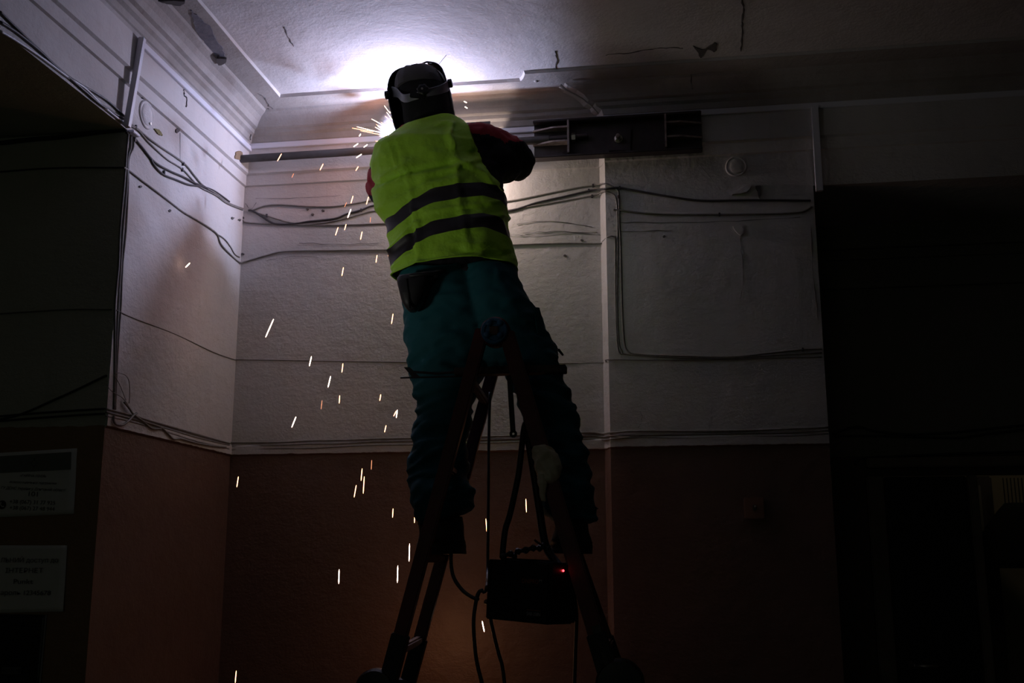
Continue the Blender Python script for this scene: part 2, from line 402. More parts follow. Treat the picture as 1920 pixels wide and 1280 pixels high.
patch('bare_plaster_patch', [(407, 108), (424, 109), (421, 117), (413, 121), (406, 115)], lambda x, y: CE(x, y, 3.606), wall_left, CRACKM, 0.006)
patch('bare_plaster_patch', [(296, 0), (345, 0), (338, 8), (318, 6)], lambda x, y: CE(x, y, 3.600), wall_left, CRACKM, 0.006)
patch('bare_plaster_patch', [(1300, 86), (1318, 92), (1332, 84), (1343, 80), (1340, 96), (1326, 92), (1314, 108), (1309, 98)], CE, ceiling, CRACKM)
patch('bare_plaster_patch', [(330, 242), (336, 239), (335, 247), (331, 249), (329, 246)], LW, wall_left, CRACKM)
patch('bare_plaster_patch', [(289, 241), (298, 243), (304, 254), (298, 252), (292, 246)], LW, wall_left, mat('ochre_plaster', (0.22, 0.19, 0.08), .9))
patch('bare_plaster_patch', [(442, 285), (452, 284), (453, 298), (441, 297)], LW2, wall_left, mat('rust_plaster', (0.22, 0.15, 0.09), .9, bump=[(60, .6, .004)]))
patch('bare_plaster_patch', [(442, 306), (452, 306), (457, 318), (450, 316)], LW, wall_left, mat('rust_plaster2', (0.22, 0.15, 0.09), .9))
patch('loose_paint_flake', [(1372, 366), (1385, 358), (1406, 345), (1405, 356), (1396, 362)], PW, wall_back, PLASTER_UP, 0.012)
patch('loose_paint_flake', [(1416, 350), (1426, 350), (1424, 372), (1420, 360)], PW, wall_back, CRACKM, 0.006)
patch('loose_paint_flake', [(1374, 425), (1384, 420), (1394, 432), (1391, 441), (1380, 436)], PW, wall_back, PLASTER_UP, 0.008)
for pts, fn, par, r in [
    ([(345, 168), (346, 178), (351, 186), (349, 200)], LW2, wall_left, .0030), ([(345, 144), (354, 146), (358, 149), (367, 140), (378, 134), (392, 128)], LW2, wall_left, .0022),
    ([(367, 156), (364, 162)], LW2, wall_left, .003), ([(332, 222), (337, 234), (346, 243)], LW, wall_left, .002), ([(338, 250), (338, 300)], LW, wall_left, .0010),
    ([(533, 50), (541, 70), (551, 88)], CE, ceiling, .0025), ([(820, 124), (836, 104)], CE, ceiling, .0012),
    ([(469, 262), (472, 248), (484, 232), (496, 217)], lambda x, y: P(x, y, -0.07), wall_back, .0032),
    ([(500, 203), (512, 206), (503, 196), (497, 184), (484, 176)], CB, ceiling, .0022), ([(1040, 96), (1044, 112), (1042, 130), (1060, 134)], CE, ceiling, .0030), ([(1390, 0), (1394, 14), (1391, 40), (1392, 62), (1389, 95)], CE, ceiling, .0035),
    ([(1136, 103), (1180, 99), (1220, 92), (1250, 90), (1280, 90)], CE, ceiling, .0028), ([(1300, 126), (1296, 140), (1297, 168)], lambda x, y: P(x, y, -E_ - 0.15), wall_back, .003),
    ([(1388, 440), (1390, 470), (1394, 520), (1388, 560)], PW, wall_back, .0010), ([(1520, 420), (1524, 500), (1530, 560), (1534, 600)], PW, wall_back, .0018),
    ([(613, 482), (613, 300)], BW, wall_back, .0006), ([(500, 488), (560, 480), (600, 484)], BW, wall_back, .0008), ([(1163, 417), (1250, 417), (1380, 414), (1500, 407)], PW, wall_back, .0014),
    ([(980, 437), (1040, 434), (1120, 436)], BW, wall_back, .0016), ([(970, 420), (1030, 414), (1110, 425)], BW, wall_back, .0014), ([(460, 382), (470, 392), (480, 380)], BW, wall_back, .0015),
    ([(955, 440), (1000, 441), (1060, 437), (1125, 440)], BW, wall_back, .0013), ([(560, 455), (640, 458), (710, 455)], BW, wall_back, .0012), ([(480, 372), (560, 371), (640, 366)], BW, wall_back, .0009), ([(1150, 432), (1185, 434), (1260, 431)], PW, wall_back, .0014), ([(1305, 300), (1330, 330), (1352, 356)], PW, wall_back, .0010), ([(1201, 770), (1204, 785), (1198, 802)], PW, wall_back, .0012), ([(430, 770), (427, 800), (431, 700)], BW, wall_back, .002)]:
    crack(pts, fn, par, r)
# chips knocked in the plaster
for k, (x, y, fn, par) in enumerate([(576, 392, BW, wall_back), (605, 395, BW, wall_back), (586, 402, BW, wall_back), (1059, 479, BW, wall_back), (1245, 443, PW, wall_back), (263, 350, LW, wall_left), (318, 395, LW, wall_left), (436, 409, LW, wall_left), (449, 412, LW, wall_left), (455, 408, BW, wall_back), (277, 209, LW, wall_left), (274, 198, LW, wall_left), (268, 183, LW, wall_left), (455, 476, BW, wall_back), (1091, 450, BW, wall_back)]):
    patch('plaster_chip', [(x - 2.6, y), (x, y - 2), (x + 3, y), (x, y + 2.2)], fn, par, CRACKM, 0.002)
# the ragged white filler ridge that crosses the cove above the steel bracket
m = MB(); pts = [(1050, 161), (1063, 170), (1080, 178), (1093, 186), (1105, 196), (1113, 203), (1122, 214)]
dep = [-.19, -.18, -.16, -.145, -.13, -.12, -.11]
m.tube([P(x, y, d - .05) for (x, y), d in zip(pts, dep)], [.010, .005, .004, .004, .005, .004, .003], 7); m.build('filler_ridge', PLASTER_UP, wall_back, True)
m = MB()
for a, b in (((1006, 148), (1004, 146)),): m.lathe(CE(1005, 149, 3.63), (0, 0, -1), [(.016, -.005), (.014, .006), (.006, .012)], 9)
m.build('filler_ridge', PLASTER_UP, wall_back, True)

# ---- round blanked boxes in the walls
def round_cover(c, ax, r, label):
    o = empty('junction_box_cover', c, label, 'junction box'); m = MB(); m.lathe(c, ax, [(r * 1.15, -.004), (r * 1.12, .002), (r, .004), (r * .93, .0015)], 28, (3, .02)); m.build('rim', PLASTER_UP, o, True)
    m = MB(); m.lathe(c, ax, [(r * .92, -.002), (r * .86, .003), (r * .4, .004)], 28, (5, .02)); m.build('lid', PLASTER_UP, o, True)
    m = MB(); x = Vector(ax).cross(Vector((0, 0, 1))) * r * .5
    m.lathe(Vector(c) + x * -1 + Vector((0, 0, -r * .55)), ax, [(.006, 0), (.006, .008)], 10); m.build('screw', ZINC, o)
round_cover(PX(275, 215, 0.002), (1, 0, 0), 0.050, 'round painted-over junction box on the left wall beside the corner trunking')
round_cover(P(1380, 312, -E_ - .002), (0, -1, 0), 0.042, 'round painted-over junction box on the wall below the right end of the steel channel')

# ---- white plastic trunking
def trunk(name, segs, label, joints=()):
    o = empty(name, segs[0][0], label, 'cable trunking')
    for a, b, n, wd, dp in segs:
        m = MB(); a = Vector(a); b = Vector(b); n = Vector(n); m.beam(a + n * dp / 2, b + n * dp / 2, dp, wd, n, .0015); m.build('channel', TRUNK, o)
    return o
t1z = 3.478
a = PX(262, 72, 0.03); b = PX(238, 240, 0.03)
trunk('cable_trunking', [((0.03, a.y, a.z), (0.012, b.y + .012, b.z + .01), (1, 0, 0), 0.022, 0.022)], 'short upright white trunking on the left wall above the pier corner')
trunk('cable_trunking', [((0.024, a.y + .01, 3.475), (0.024, -0.024, 3.475), (1, 0, 0), 0.026, 0.013)], 'long white trunking under the cornice of the bright left wall')
trunk('cable_trunking', [((0.024, -0.024, 3.487), (XS, -0.024, 3.487), (0, -1, 0), 0.026, 0.013)], 'white trunking under the cornice of the back wall behind the welder')
trunk('cable_trunking', [((XS, -E_ - 0.024, 3.49), (6.0, -E_ - 0.024, 3.49), (0, -1, 0), 0.026, 0.013)], 'dim trunking under the cornice to the right of the steel channel')
a = P(1527, 201, -E_ - .03); b = P(1537, 357, -E_ - .03)
trunk('cable_trunking', [((a.x, -E_ - 0.024, a.z), (a.x, -E_ - .01, b.z), (0, -1, 0), 0.030, 0.022)], 'upright grey trunking at the right-hand end of the back wall')
m = MB(); m.box((0.012, YP + .02, 3.115), (0.03, 0.05, 0.012), bev=.002); o = m.build('trunking_bracket', TRUNK); tag(o, 'small metal clip plate under the upright trunking at the pier corner', 'bracket')

# ---- cables along the walls
SURF = {'L': lambda x, y, o: PX(x, y, 0.001 + o), 'U': lambda x, y, o: PX(x, y, 0.013 + o), 'B': lambda x, y, o: P(x, y, -0.001 - o), 'P': lambda x, y, o: P(x, y, -E_ - 0.001 - o),
        'D': lambda x, y, o: P(x, y, YP - 0.001 - o), 'R': lambda x, y, o: P(x, y, YR - 0.001 - o)}
def cable(label, pts, r=0.0035, mt=None, name='wall_cable', group=None, off=None, clips=()):
    off = r * 0.9 if off is None else off
    w3 = []
    for p in pts:
        w3.append(SURF[p[0]](p[1], p[2], off + (p[3] if len(p) > 3 else 0)))
    m = MB(); m.tube(smooth_path(w3, 5), r, 7)
    o = m.build(name, mt or CABLE_W, None, True); tag(o, label, 'cable', group)
    for p in clips:
        c = SURF[p[0]](p[1], p[2], r * 1.2); mb = MB(); mb.box(c, (0.008, 0.008, 0.016), bev=.001); mb.build('cable_clip', CABLE_D, o)
    return o
def S(surf, *pts): return [(surf, x, y) for x, y in pts]
cable('dark cable, uppermost of those fanning down the left wall from the pier corner', S('L', (243, 232), (257, 241), (281, 261), (309, 281), (330, 295), (349, 310), (365, 330), (381, 348), (405, 363), (426, 379), (444, 387), (456, 391)), .0042, clips=S('L', (255, 238), (344, 307)))
cable('cable just under the uppermost one across the upper left wall', S('L', (243, 235), (260, 245), (278, 266), (311, 297), (330, 309), (344, 319), (358, 334), (374, 350), (405, 366), (426, 381), (455, 393)), .0036, clips=S('L', (342, 318),))
cable('thick dark cable leaving the clip plate and sagging across the left wall', S('L', (237, 249), (248, 250), (256, 263), (269, 279), (283, 297), (297, 309), (321, 322), (344, 332), (367, 344), (384, 350)), .0048, CABLE_D, clips=S('L', (253, 262),))
cable('dark cable drooping in a belly under the thick one on the left wall', S('L', (283, 298), (290, 311), (306, 327), (330, 337), (353, 346), (374, 349), (400, 357), (430, 378)), .0046, CABLE_D, clips=S('L', (308, 323),))
cable('long cable crossing the left wall and passing behind the welder at chest height',
      S('L', (232, 314), (241, 319), (267, 339), (292, 358), (323, 382), (344, 398), (363, 409), (391, 426), (407, 439), (414, 457), (428, 473), (448, 491)) + S('B', (461, 490), (471, 487), (502, 478), (529, 472), (580, 470), (737, 468), (850, 464), (955, 459), (1060, 456), (1122, 456.6)) + [('B', 1131, 452, .01)] + S('P', (1140, 444), (1151, 444), (1153.5, 456), (1154.5, 569), (1158, 650), (1166, 664)), .0038)
cable('cable loop leaving the long one near the room corner', S('L', (407, 439), (420, 447), (432, 462), (440, 476), (449, 482)), .0028)
cable('topmost thin cable of the back wall, rising over the step then dropping steeply', S('B', (466, 394), (474, 394), (487, 389), (502, 385), (527, 384), (580, 387), (627, 387), (674, 380), (706, 376), (800, 380), (900, 382), (960, 376), (1022, 364), (1077, 353), (1112, 348)) + [('B', 1126, 345, .02)] + S('P', (1134, 344.6), (1147, 349), (1158, 357), (1160, 367), (1161, 420), (1163, 452), (1166, 569), (1170, 638), (1177, 658), (1197, 664), (1266, 667), (1369, 669), (1438, 662), (1507, 655), (1541, 654)), .0038, clips=S('B', (1112, 348),) + S('P', (1160, 369), (1505, 655)))
cable('thick dark cable running from the room corner across to the far right', S('B', (466, 394), (473, 395), (487, 403), (505, 415), (521, 420), (555, 419), (580, 415), (627, 410), (651, 401), (677, 394), (712, 384), (800, 390), (900, 400), (960, 394), (1006, 380), (1060, 368), (1104, 358)) + [('B', 1125, 355, .015)] + S('P', (1134, 354), (1160, 352), (1189, 357), (1252, 368), (1314, 376), (1404, 375), (1520, 376)), .0048, CABLE_D, clips=S('B', (1104, 357), (677, 394)) + S('P', (1162, 352),))
cable('lower thin cable of the corner bundle that turns down at the step', S('B', (466, 395), (474, 397), (502, 405), (534, 415), (562, 420), (596, 419), (643, 411), (682, 400), (712, 395), (800, 400), (900, 402), (981, 389), (1043, 379), (1110, 367)) + [('B', 1126, 361, .02)] + S('P', (1134, 359), (1147, 363), (1155, 374), (1158, 420), (1157, 569), (1160, 640), (1166, 658), (1175, 664), (1266, 670), (1369, 671), (1440, 666), (1541, 661)), .0036, clips=S('B', (1110, 368), (500, 404)))
cable('painted-over cable ridge across the back wall left of the welder', S('B', (455, 412), (471, 418), (580, 422), (640, 422), (718, 419), (780, 418)), .0034)
cable('painted-over cable across the right half of the wall above its middle', S('P', (1150, 393), (1163, 394), (1232, 401), (1349, 402), (1440, 401), (1489, 399), (1508, 396), (1522, 387)), .0042, clips=S('P', (1349, 402),))
cable('thin lone wire crossing left wall and back wall at hip height of the welder', S('L', (216, 580), (250, 596), (330, 627), (400, 660), (440, 674)) + S('B', (441, 674), (520, 675), (700, 678), (900, 680), (1050, 681), (1130, 679.5)) + [('B', 1136, 677, .03)] + S('P', (1144, 674), (1230, 675), (1355, 674), (1440, 671), (1541, 669)), .0026)
cable('thin wire on the dark pier running on towards the hip-height wire', S('D', (0, 588), (60, 584), (130, 580), (209, 580)), .0026)
for k, (dy, r) in enumerate(((-9, .0042), (-3, .0038), (3, .0036))):
    lab = ['topmost cable of the bundle above the brown paint', 'middle cable of the bundle above the brown paint', 'lowest cable of the bundle above the brown paint'][k]
    j = lambda: random.uniform(-1.2, 1.2)
    cable(lab, [('L', 199, 776 + dy + j()), ('L', 250, 789 + dy + j()), ('L', 310, 806 + dy + j()), ('L', 370, 824 + dy + j()), ('L', 428, 838 + dy + j())] +
          [('B', 433, 839 + dy + j()), ('B', 520, 838 + dy + j()), ('B', 580, 836 + dy + j()), ('B', 640, 834 + dy + j()), ('B', 700, 832 + dy + j()), ('B', 800, 830 + dy + j()), ('B', 950, 826 + dy), ('B', 1090, 820 + dy), ('B', 1130, 822 + dy)] +
          [('P', 1146, 820 + dy), ('P', 1200, 818 + dy + j()), ('P', 1300, 818 + dy + j()), ('P', 1400, 815 + dy + j()), ('P', 1480, 813 + dy + j()), ('P', 1553, 810 + dy)], r, off=r * .9 + .004)
cable('curled cable end looping below the bundle at the foot of the bright left wall', S('L', (214, 779), (213, 788), (219, 796), (231, 796), (243, 787), (250, 779), (257, 774)), .0042, off=.014)
cable('short thick cable leaving the curl and dipping under the bundle', S('L', (233, 754), (243, 766), (251, 777), (269, 790), (285, 803), (302, 803)), .0040, off=.012)
cable('cable slipping below the bundle towards the room corner', S('L', (269, 790), (300, 800), (314, 812), (326, 823), (338, 822), (363, 829), (395, 835), (424, 838)), .0036, off=.012)
cable('hair-thin wire arching out beside the pier edge', S('L', (216, 700), (224, 699), (236, 704), (242, 716), (243, 741), (242, 756)), .0014, off=.010)
cable('hair-thin wire crossing from the pier edge to the cable curl', S('L', (200, 720), (207, 731), (217, 738), (232, 748), (247, 770)), .0014, off=.010)
cable('hair-thin wire hanging inside the arched one', S('L', (214, 703), (222, 716), (229, 732), (236, 750)), .0013, off=.008)
for k, (dx, r) in enumerate(((-5, .0042), (0, .0038), (4.5, .0034))):
    lab = ['leftmost of the three upright cables on the edge of the pier', 'middle one of the three upright cables on the edge of the pier', 'rightmost of the three upright cables on the edge of the pier'][k]
    j = lambda: random.uniform(-1.6, 1.6)
    cable(lab, [('L', 246 + dx + j(), 246), ('L', 245 + dx * 1.3 + j(), 275), ('L', 240 + dx * .6 + j(), 300), ('L', 237 + dx + j(), 350), ('L', 231 + dx + j(), 430), ('L', 226 + dx + j(), 500), ('L', 222 + dx + j(), 570), ('L', 219 + dx * .7, 640), ('L', 217 + dx * .4, 700), ('L', 215 + dx * .3, 768)], r)
cable('thick dark pipe-like cable across the top of the dark pier', S('D', (0, 268), (60, 261), (120, 256), (180, 248), (236, 242)), .0085, CABLE_D)
cable('thin cable on the dark pier below the thick one', S('D', (0, 322), (100, 315), (231, 314)), .003, CABLE_D)
cable('cable drooping from the pier edge towards lower left', S('D', (0, 786), (30, 779), (60, 768), (100, 750), (140, 732), (200, 703)), .0040, CABLE_D)
for k, dy in enumerate((-6, 3)):
    cable(['upper', 'lower'][k] + ' cable of the pair on the ledge of the dark pier', S('D', (0, 786 + dy), (60, 781 + dy), (130, 776 + dy), (196, 772 + dy)), .0040, CABLE_D)
for k, pts in enumerate(([(0, 22), (15, 37), (45, 66), (75, 95), (117, 135), (150, 158), (175, 172), (205, 192), (234, 219)], [(0, 41), (30, 60), (75, 96), (100, 120), (135, 150), (160, 172), (190, 197), (233, 224)], [(0, 58), (30, 76), (75, 106), (125, 143), (160, 166), (192, 198), (236, 234)])):
    cable(['uppermost', 'middle', 'lowest'][k] + ' cable along the bottom edge of the lintel at upper left', S('L', *pts), [.0045, .005, .0045][k], [CABLE_D, CABLE_D, TRUNK][k])
cable('dark cable bundle sagging across the recess wall over the doorway', S('R', (1560, 813), (1590, 803), (1615, 801), (1640, 808), (1700, 814), (1780, 811), (1850, 804), (1920, 797)), .006, CABLE_D)
cable('second dark cable running under the sagging one in the recess', S('R', (1560, 817), (1640, 817), (1720, 819), (1800, 820), (1860, 812), (1920, 806)), .006, CABLE_D)
cable('cable over the door head in the recess', S('R', (1604, 872), (1612, 860), (1640, 857), (1750, 852), (1920, 846)), .006, CABLE_D)

# ---- light switch on the brown paint
def switch():
    a = P(1394, 933, -E_); b = P(1434, 973, -E_); c = (a + b) / 2; c.y = -E_ - .009
    o = empty('light_switch', c, 'square brown-painted switch plate on the wall to the right of the ladder', 'light switch')
    m = MB(); m.box(c, (abs(b.x - a.x), .018, abs(a.z - b.z)), bev=.004); m.build('plate', mat('switch_brown', (0.20, 0.10, 0.065), .4), o)
    m = MB(); m.box(c + Vector((0, -.013, .003)), (.016, .010, .022), bev=.002); m.build('toggle', mat('switch_toggle', (0.05, 0.04, 0.04), .4), o)
    m = MB(); m.box(c + Vector((.002, -.019, .008)), (.007, .004, .007), bev=.001); m.build('indicator', ZINC, o)
switch()

# ---- notices on the pier
PAPER = mat('white_paper', (0.78, 0.80, 0.74), .7, bump=[(6, .5, .02), (25, .3, .004)])
PAPER2 = mat('printed_header', (0.18, 0.20, 0.17), .6, bump=[(6, .5, .02)])
INK = mat('black_ink', (0.012, 0.012, 0.012), .6)
def sheet(name, quad, label, mt, curl=0.0, thick=.0006):
    """quad: picture corners tl,tr,br,bl on the pier face"""
    q = [P(x, y, YP - .002) for x, y in quad]; n = 14; m = MB(); rows = []
    for i in range(n + 1):
        v = i / n; a = q[0].lerp(q[3], v); b = q[1].lerp(q[2], v); rows.append([])
        for k in range(n + 1):
            u = k / n; p = a.lerp(b, u); p.y -= .0012 * (1 + noise.noise(Vector((u * 3, v * 3, len(name))))) + curl * max(0, u - .7) ** 2 * (0.4 + v); rows[-1].append(p)
    m.loft(rows, caps=False, closed=False); o = m.build(name, mt, None, True); s = o.modifiers.new('t', 'SOLIDIFY'); s.thickness = thick; bake(o)
    tag(o, label, 'notice'); return o
def text(s, px, py, hpx, parent, name='lettering', align='LEFT', mt=INK, Y=None, shear=0.0, wpx=None, slope=0.0, Rm=None, depth=.0004):
    cu = bpy.data.curves.new('t', 'FONT'); cu.body = s; cu.size = 1; cu.align_x = align; cu.shear = shear; cu.extrude = 0
    to = bpy.data.objects.new('t', cu); COL.objects.link(to); dg = bpy.context.evaluated_depsgraph_get()
    me = bpy.data.meshes.new_from_object(to.evaluated_get(dg)); bpy.data.objects.remove(to)
    Y = YP - .0058 if Y is None else Y
    k = mpp(Y, px, py); sz = hpx * k * 1.38; xs = [v.co.x for v in me.vertices]; wdt = (max(xs) - min(xs)) * sz
    fx = (wpx * k / wdt) if wpx else 1
    for v in me.vertices: v.co = Vector((v.co.x * sz * fx, 0, v.co.y * sz))
    p = P(px, py, Y) if Rm is None else Vector((0, 0, 0)); R = Rm or Matrix.Rotation(slope, 3, 'Y')
    for v in me.vertices: v.co = p + R @ v.co
    me.name = name
    return link(name, me, mt, parent)
s1 = sheet('notice_sheet', [(-70, 853), (145, 840), (139, 963), (-72, 973)], 'printed hotline notice with phone numbers, topmost of the sheets on the dark pier', PAPER)
m = MB(); q = [P(x, y, YP - .0036) for x, y in ((-66, 859), (134, 847), (133, 880), (-66, 890))]
m.prism(q, (0, -.0006, 0)); m.build('header_band', PAPER2, s1)
m = MB(); c0 = P(64, 868, YP - .0045)
for k in range(8):
    a = k * pi / 4; r1 = .020 if k % 2 == 0 else .012
    m.prism([c0 + Vector((cos(a + .22) * .009, 0, sin(a + .22) * .009)), c0 + Vector((cos(a) * r1, 0, sin(a) * r1)), c0 + Vector((cos(a - .22) * .009, 0, sin(a - .22) * .009))], (0, -.0006, 0))
m.build('emblem', INK, s1)
for t, x, y, h, wd in (('«ГАРЯЧА ЛІНІЯ»', 37, 893, 4.2, 49), ('психосоціальної підтримки', 17, 905, 4.2, 88), ('ГУ ДСНС України у Донецькій області', 1, 916.5, 4.8, 121)):
    text(t, x, y, h, s1, wpx=wd, shear=.25, slope=.045)
text('101', 50, 929.5, 8.2, s1, wpx=17, slope=.04)
text('+38 (067) 31 77 925', 17, 943, 6.6, s1, wpx=85, slope=.04); text('+38 (067) 27 48 944', 17, 954.5, 6.6, s1, wpx=84, slope=.04)
m = MB(); m.lathe(P(4, 946, YP - .0045), (0, -1, 0), [(.0155, 0), (.0155, .0008)], 24); pi_ = m.build('phone_symbol', INK, s1)
m = MB(); c = P(4.5, 945.5, YP - .0058); m.tube([c + Vector((-.006, 0, .008)), c + Vector((-.008, 0, 0)), c + Vector((-.001, 0, -.007)), c + Vector((.007, 0, -.007))], [.0028, .0014, .0014, .0028], 6); m.build('handset', PAPER, pi_)
s2 = sheet('notice_sheet', [(-60, 1022), (127, 1022), (121, 1146), (-60, 1150)], 'white paper sheet about internet access, curling off the pier below the hotline notice', PAPER, .06)
FO = YP - .0075
for t, x, y, h, wd, al in (('ЛЬНИЙ доступ до', 0, 1054, 7.8, 107, 0), ('ІНТЕРНЕТ', 9, 1073.5, 8.2, 70, 0), ('Punkt', 24, 1094, 8.2, 36, 0), ('ароль 12345678', 0, 1115, 8.0, 93, 0)):
    o = text(t, x, y, h, s2, wpx=wd, Y=FO - .004)
s3 = sheet('notice_sheet', [(-60, 1150), (88, 1152), (76, 1285), (-60, 1285)], 'black poster with a pale edge, lowest on the pier under the curling sheet', mat('black_poster', (0.010, 0.010, 0.012), .35))
GREY = mat('grey_print', (0.10, 0.10, 0.095), .6)
m = MB(); m.prism([P(x, y, YP - .0045) for x, y in ((85, 1153), (88, 1152), (76, 1285), (73, 1285))], (0, -.0005, 0)); m.build('pale_edge', mat('poster_edge', (.3, .3, .3), .5), s3)
for t, x, y, wd in (('ДІЇ НАСЕЛЕННЯ', 34, 1165, 43), ('В УМОВАХ', 47, 1172.5, 29), ('НАДЗВИЧАЙНИХ', 29, 1180, 46), ('СИТУАЦІЙ', 46, 1187.5, 29)): text(t, x, y, 3.8, s3, wpx=wd, mt=GREY)
m = MB(); m.box(P(21.5, 1256.5, YP - .0047), (.0375 * 1.9, .0006, .0125 * 1.9), bev=.0002); b_ = m.build('caption_plate', GREY, s3)
text('SCAN ME', 5, 1260, 6.4, s3, wpx=34, mt=mat('poster_black', (.01, .01, .01), .4)); text('КТЕ ЗА НАМИ!', 0, 1278, 5.4, s3, wpx=56, mt=GREY)
m = MB(); c0 = P(-2, 1172, YP - .0048)
for k in range(8):
    a = k * pi / 4; r1 = .020 if k % 2 == 0 else .010
    m.prism([c0 + Vector((cos(a + .3) * .008, 0, sin(a + .3) * .008)), c0 + Vector((cos(a) * r1, 0, sin(a) * r1)), c0 + Vector((cos(a - .3) * .008, 0, sin(a - .3) * .008))], (0, -.0006, 0))
m.build('emblem', GREY, s3)

# ------------------------------------------------------------------ steel bracket, tension rod and the added plate that blocks the arc
YF, YB = -0.150, -E_ - 0.026
def bracket():
    xl = P(999, 240, YF).x; xr = P(1316, 240, YF).x; zt = P(1030, 223.5, YF).z; zb = P(1030, 290, YF).z
    zt2 = zt; tt = .011
    o = empty('steel_channel', ((xl + xr) / 2, YB, (zt + zb) / 2), 'dark steel channel bolted to the wall to the right of the welder, open side out', 'steel channel')
    yc = (YF + YB) / 2; dp = YB - YF; cx = (xl + xr) / 2; L = xr - xl
    m = MB(); m.box((cx, YB - .004, (zt + zb) / 2), (L, .008, zt - zb), bev=.001); m.build('web', STEEL, o)
    m = MB(); m.box((cx, yc, zt - tt / 2), (L, dp, tt), bev=.003); m.build('flange', STEEL, o)
    m = MB(); m.box((cx, yc, zb - tt / 2), (L, dp, tt), bev=.003); m.build('flange', STEEL, o)
    x1 = P(1065, 240, YF).x; x2 = P(1248, 240, YF).x
    for x in (x1, x2):
        m = MB(); m.box((x, yc, (zt + zb) / 2), (.009, dp, zt - zb - .012), bev=.001); m.build('stiffener', STEELE, o)
    for (xa, xb, zz) in ((x1, xl - .004, P(1055, 238, YF).z), (x1, xl - .004, P(1055, 264, YF).z), (x2, xr, P(1255, 229, YF).z), (x2, xr, P(1255, 256, YF).z)):
        m = MB(); xm = xa + (xb - xa) * .42
        m.prism([(xa, YB, zz), (xa, YF + .004, zz), (xm, YF + .004, zz), (xb, YB - .018, zz), (xb, YB, zz)], (0, 0, .008)); m.build('gusset', STEELE, o)
    a = P(1142, 243, YB - .02); b = P(1183, 281, YB - .02)
    m = MB(); m.box(((a.x + b.x) / 2, YB - .014, (a.z + b.z) / 2), (b.x - a.x, .012, a.z - b.z), Matrix.Rotation(.03, 3, 'Y'), .001); m.build('washer_plate', STEEL, o)
    c = P(1159, 257, YB - .04); c.y = YB - .02
    m = MB(); m.lathe(c, (0, -1, 0), [(.019, 0), (.019, .003)], 24); m.lathe(c, (0, -1, 0), [(.0165, .003), (.0165, .017), (.014, .019)], 6); m.build('nut', ZINC, o)
    m = MB(); m.lathe(c, (0, -1, 0), [(.010, .0), (.010, .040), (.008, .042)], 16); m.build('anchor_bolt', STEELE, o, True)
    return x1, zt, zb
x1, zt, zb = bracket()
YPIPE = -0.118
pa = P(443, 298.5, YPIPE); pb = P(1062, 261, YPIPE); pe = P(1101, 254, YPIPE)
o = empty('tension_pipe', pa, 'grey steel pipe running level from the left wall to the steel channel', 'steel pipe')
m = MB(); m.cyl(pa, P(1030, 261.5, YPIPE), .0185, 24); autosmooth(m.build('pipe', PIPEM, o))
m = MB(); m.cyl(P(1028, 261.5, YPIPE), (pe.x, YPIPE, pe.z), .0125, 16); autosmooth(m.build('threaded_rod', STEEL, o))
c = P(1077, 258, YPIPE); m = MB(); m.lathe((c.x - .012, YPIPE, P(1077, 258, YPIPE).z), (1, 0, 0), [(.021, 0), (.021, .017)], 6); m.build('nut', ZINC, o)
# unseen plate guessed as the workpiece, added to keep the arc off the wall
m = MB(); m.box((1.0225, ARC.y + .012, ARC.z - .095), (.445, .006, .36), bev=.001); o = m.build('added_shade_plate', STEEL); tag(o, 'unseen flat steel plate added behind the welder to block the arc light', 'steel plate')
m = MB(); m.box((.955, ARC.y - .040, ARC.z - .045), (.010, .12, .16), bev=.001); m.build('shade_rib', STEEL, o)  # added blocker, shades the ceiling and wall to the right of the arc
m = MB(); m.box((1.06, ARC.y + .045, pa.z - .01), (.06, .055, .03), bev=.001); m.build('spacer', STEEL, o)
m = MB(); m.box((1.238, ARC.y + .095, 3.345), (.010, .155, .17), bev=.001); m.build('gusset', STEEL, o)  # added blocker, screens the right-hand ceiling from the lamp behind the plate

# ------------------------------------------------------------------ the welder
def fold(v, sc, amp, seed=0.0, stretch=(1, 1, 1)):
    p = Vector((v.x * sc * stretch[0] + seed, v.y * sc * stretch[1], v.z * sc * stretch[2]))
    return amp * (1 - 2 * abs(noise.noise(p))) + amp * 0.4 * noise.noise(p * 2.3)
def ring3(pl, pr_, b, n=48, e=2.3, bf=None):
    """superellipse section from the left point to the right point, half depth b to the back, bf to the front"""
    c = (pl + pr_) / 2; a = (pr_ - pl) / 2; f = Vector((-a.y, a.x, 0)).normalized(); out = []; bf = b if bf is None else bf
    for k in range(n):
        t = 2 * pi * k / n; cx, sx = cos(t), sin(t)
        u = math.copysign(abs(cx) ** (2 / e), cx); v = math.copysign(abs(sx) ** (2 / e), sx)
        out.append(c + a * u + f * v * (bf if v > 0 else b))
    return out
def interp_st(st, n):
    """stations resampled smoothly"""
    out = []; N = len(st) - 1
    for i in range(n + 1):
        x = i / n * N; j = min(int(x), N - 1); t = x - j
        p0 = st[max(j - 1, 0)]; p1 = st[j]; p2 = st[j + 1]; p3 = st[min(j + 2, N)]
        out.append([0.5 * ((2 * b) + (c - a) * t + (2 * a - 5 * b + 4 * c - d) * t * t + (3 * b - a - 3 * c + d) * t ** 3) for a, b, c, d in zip(p0, p1, p2, p3)])
    return out
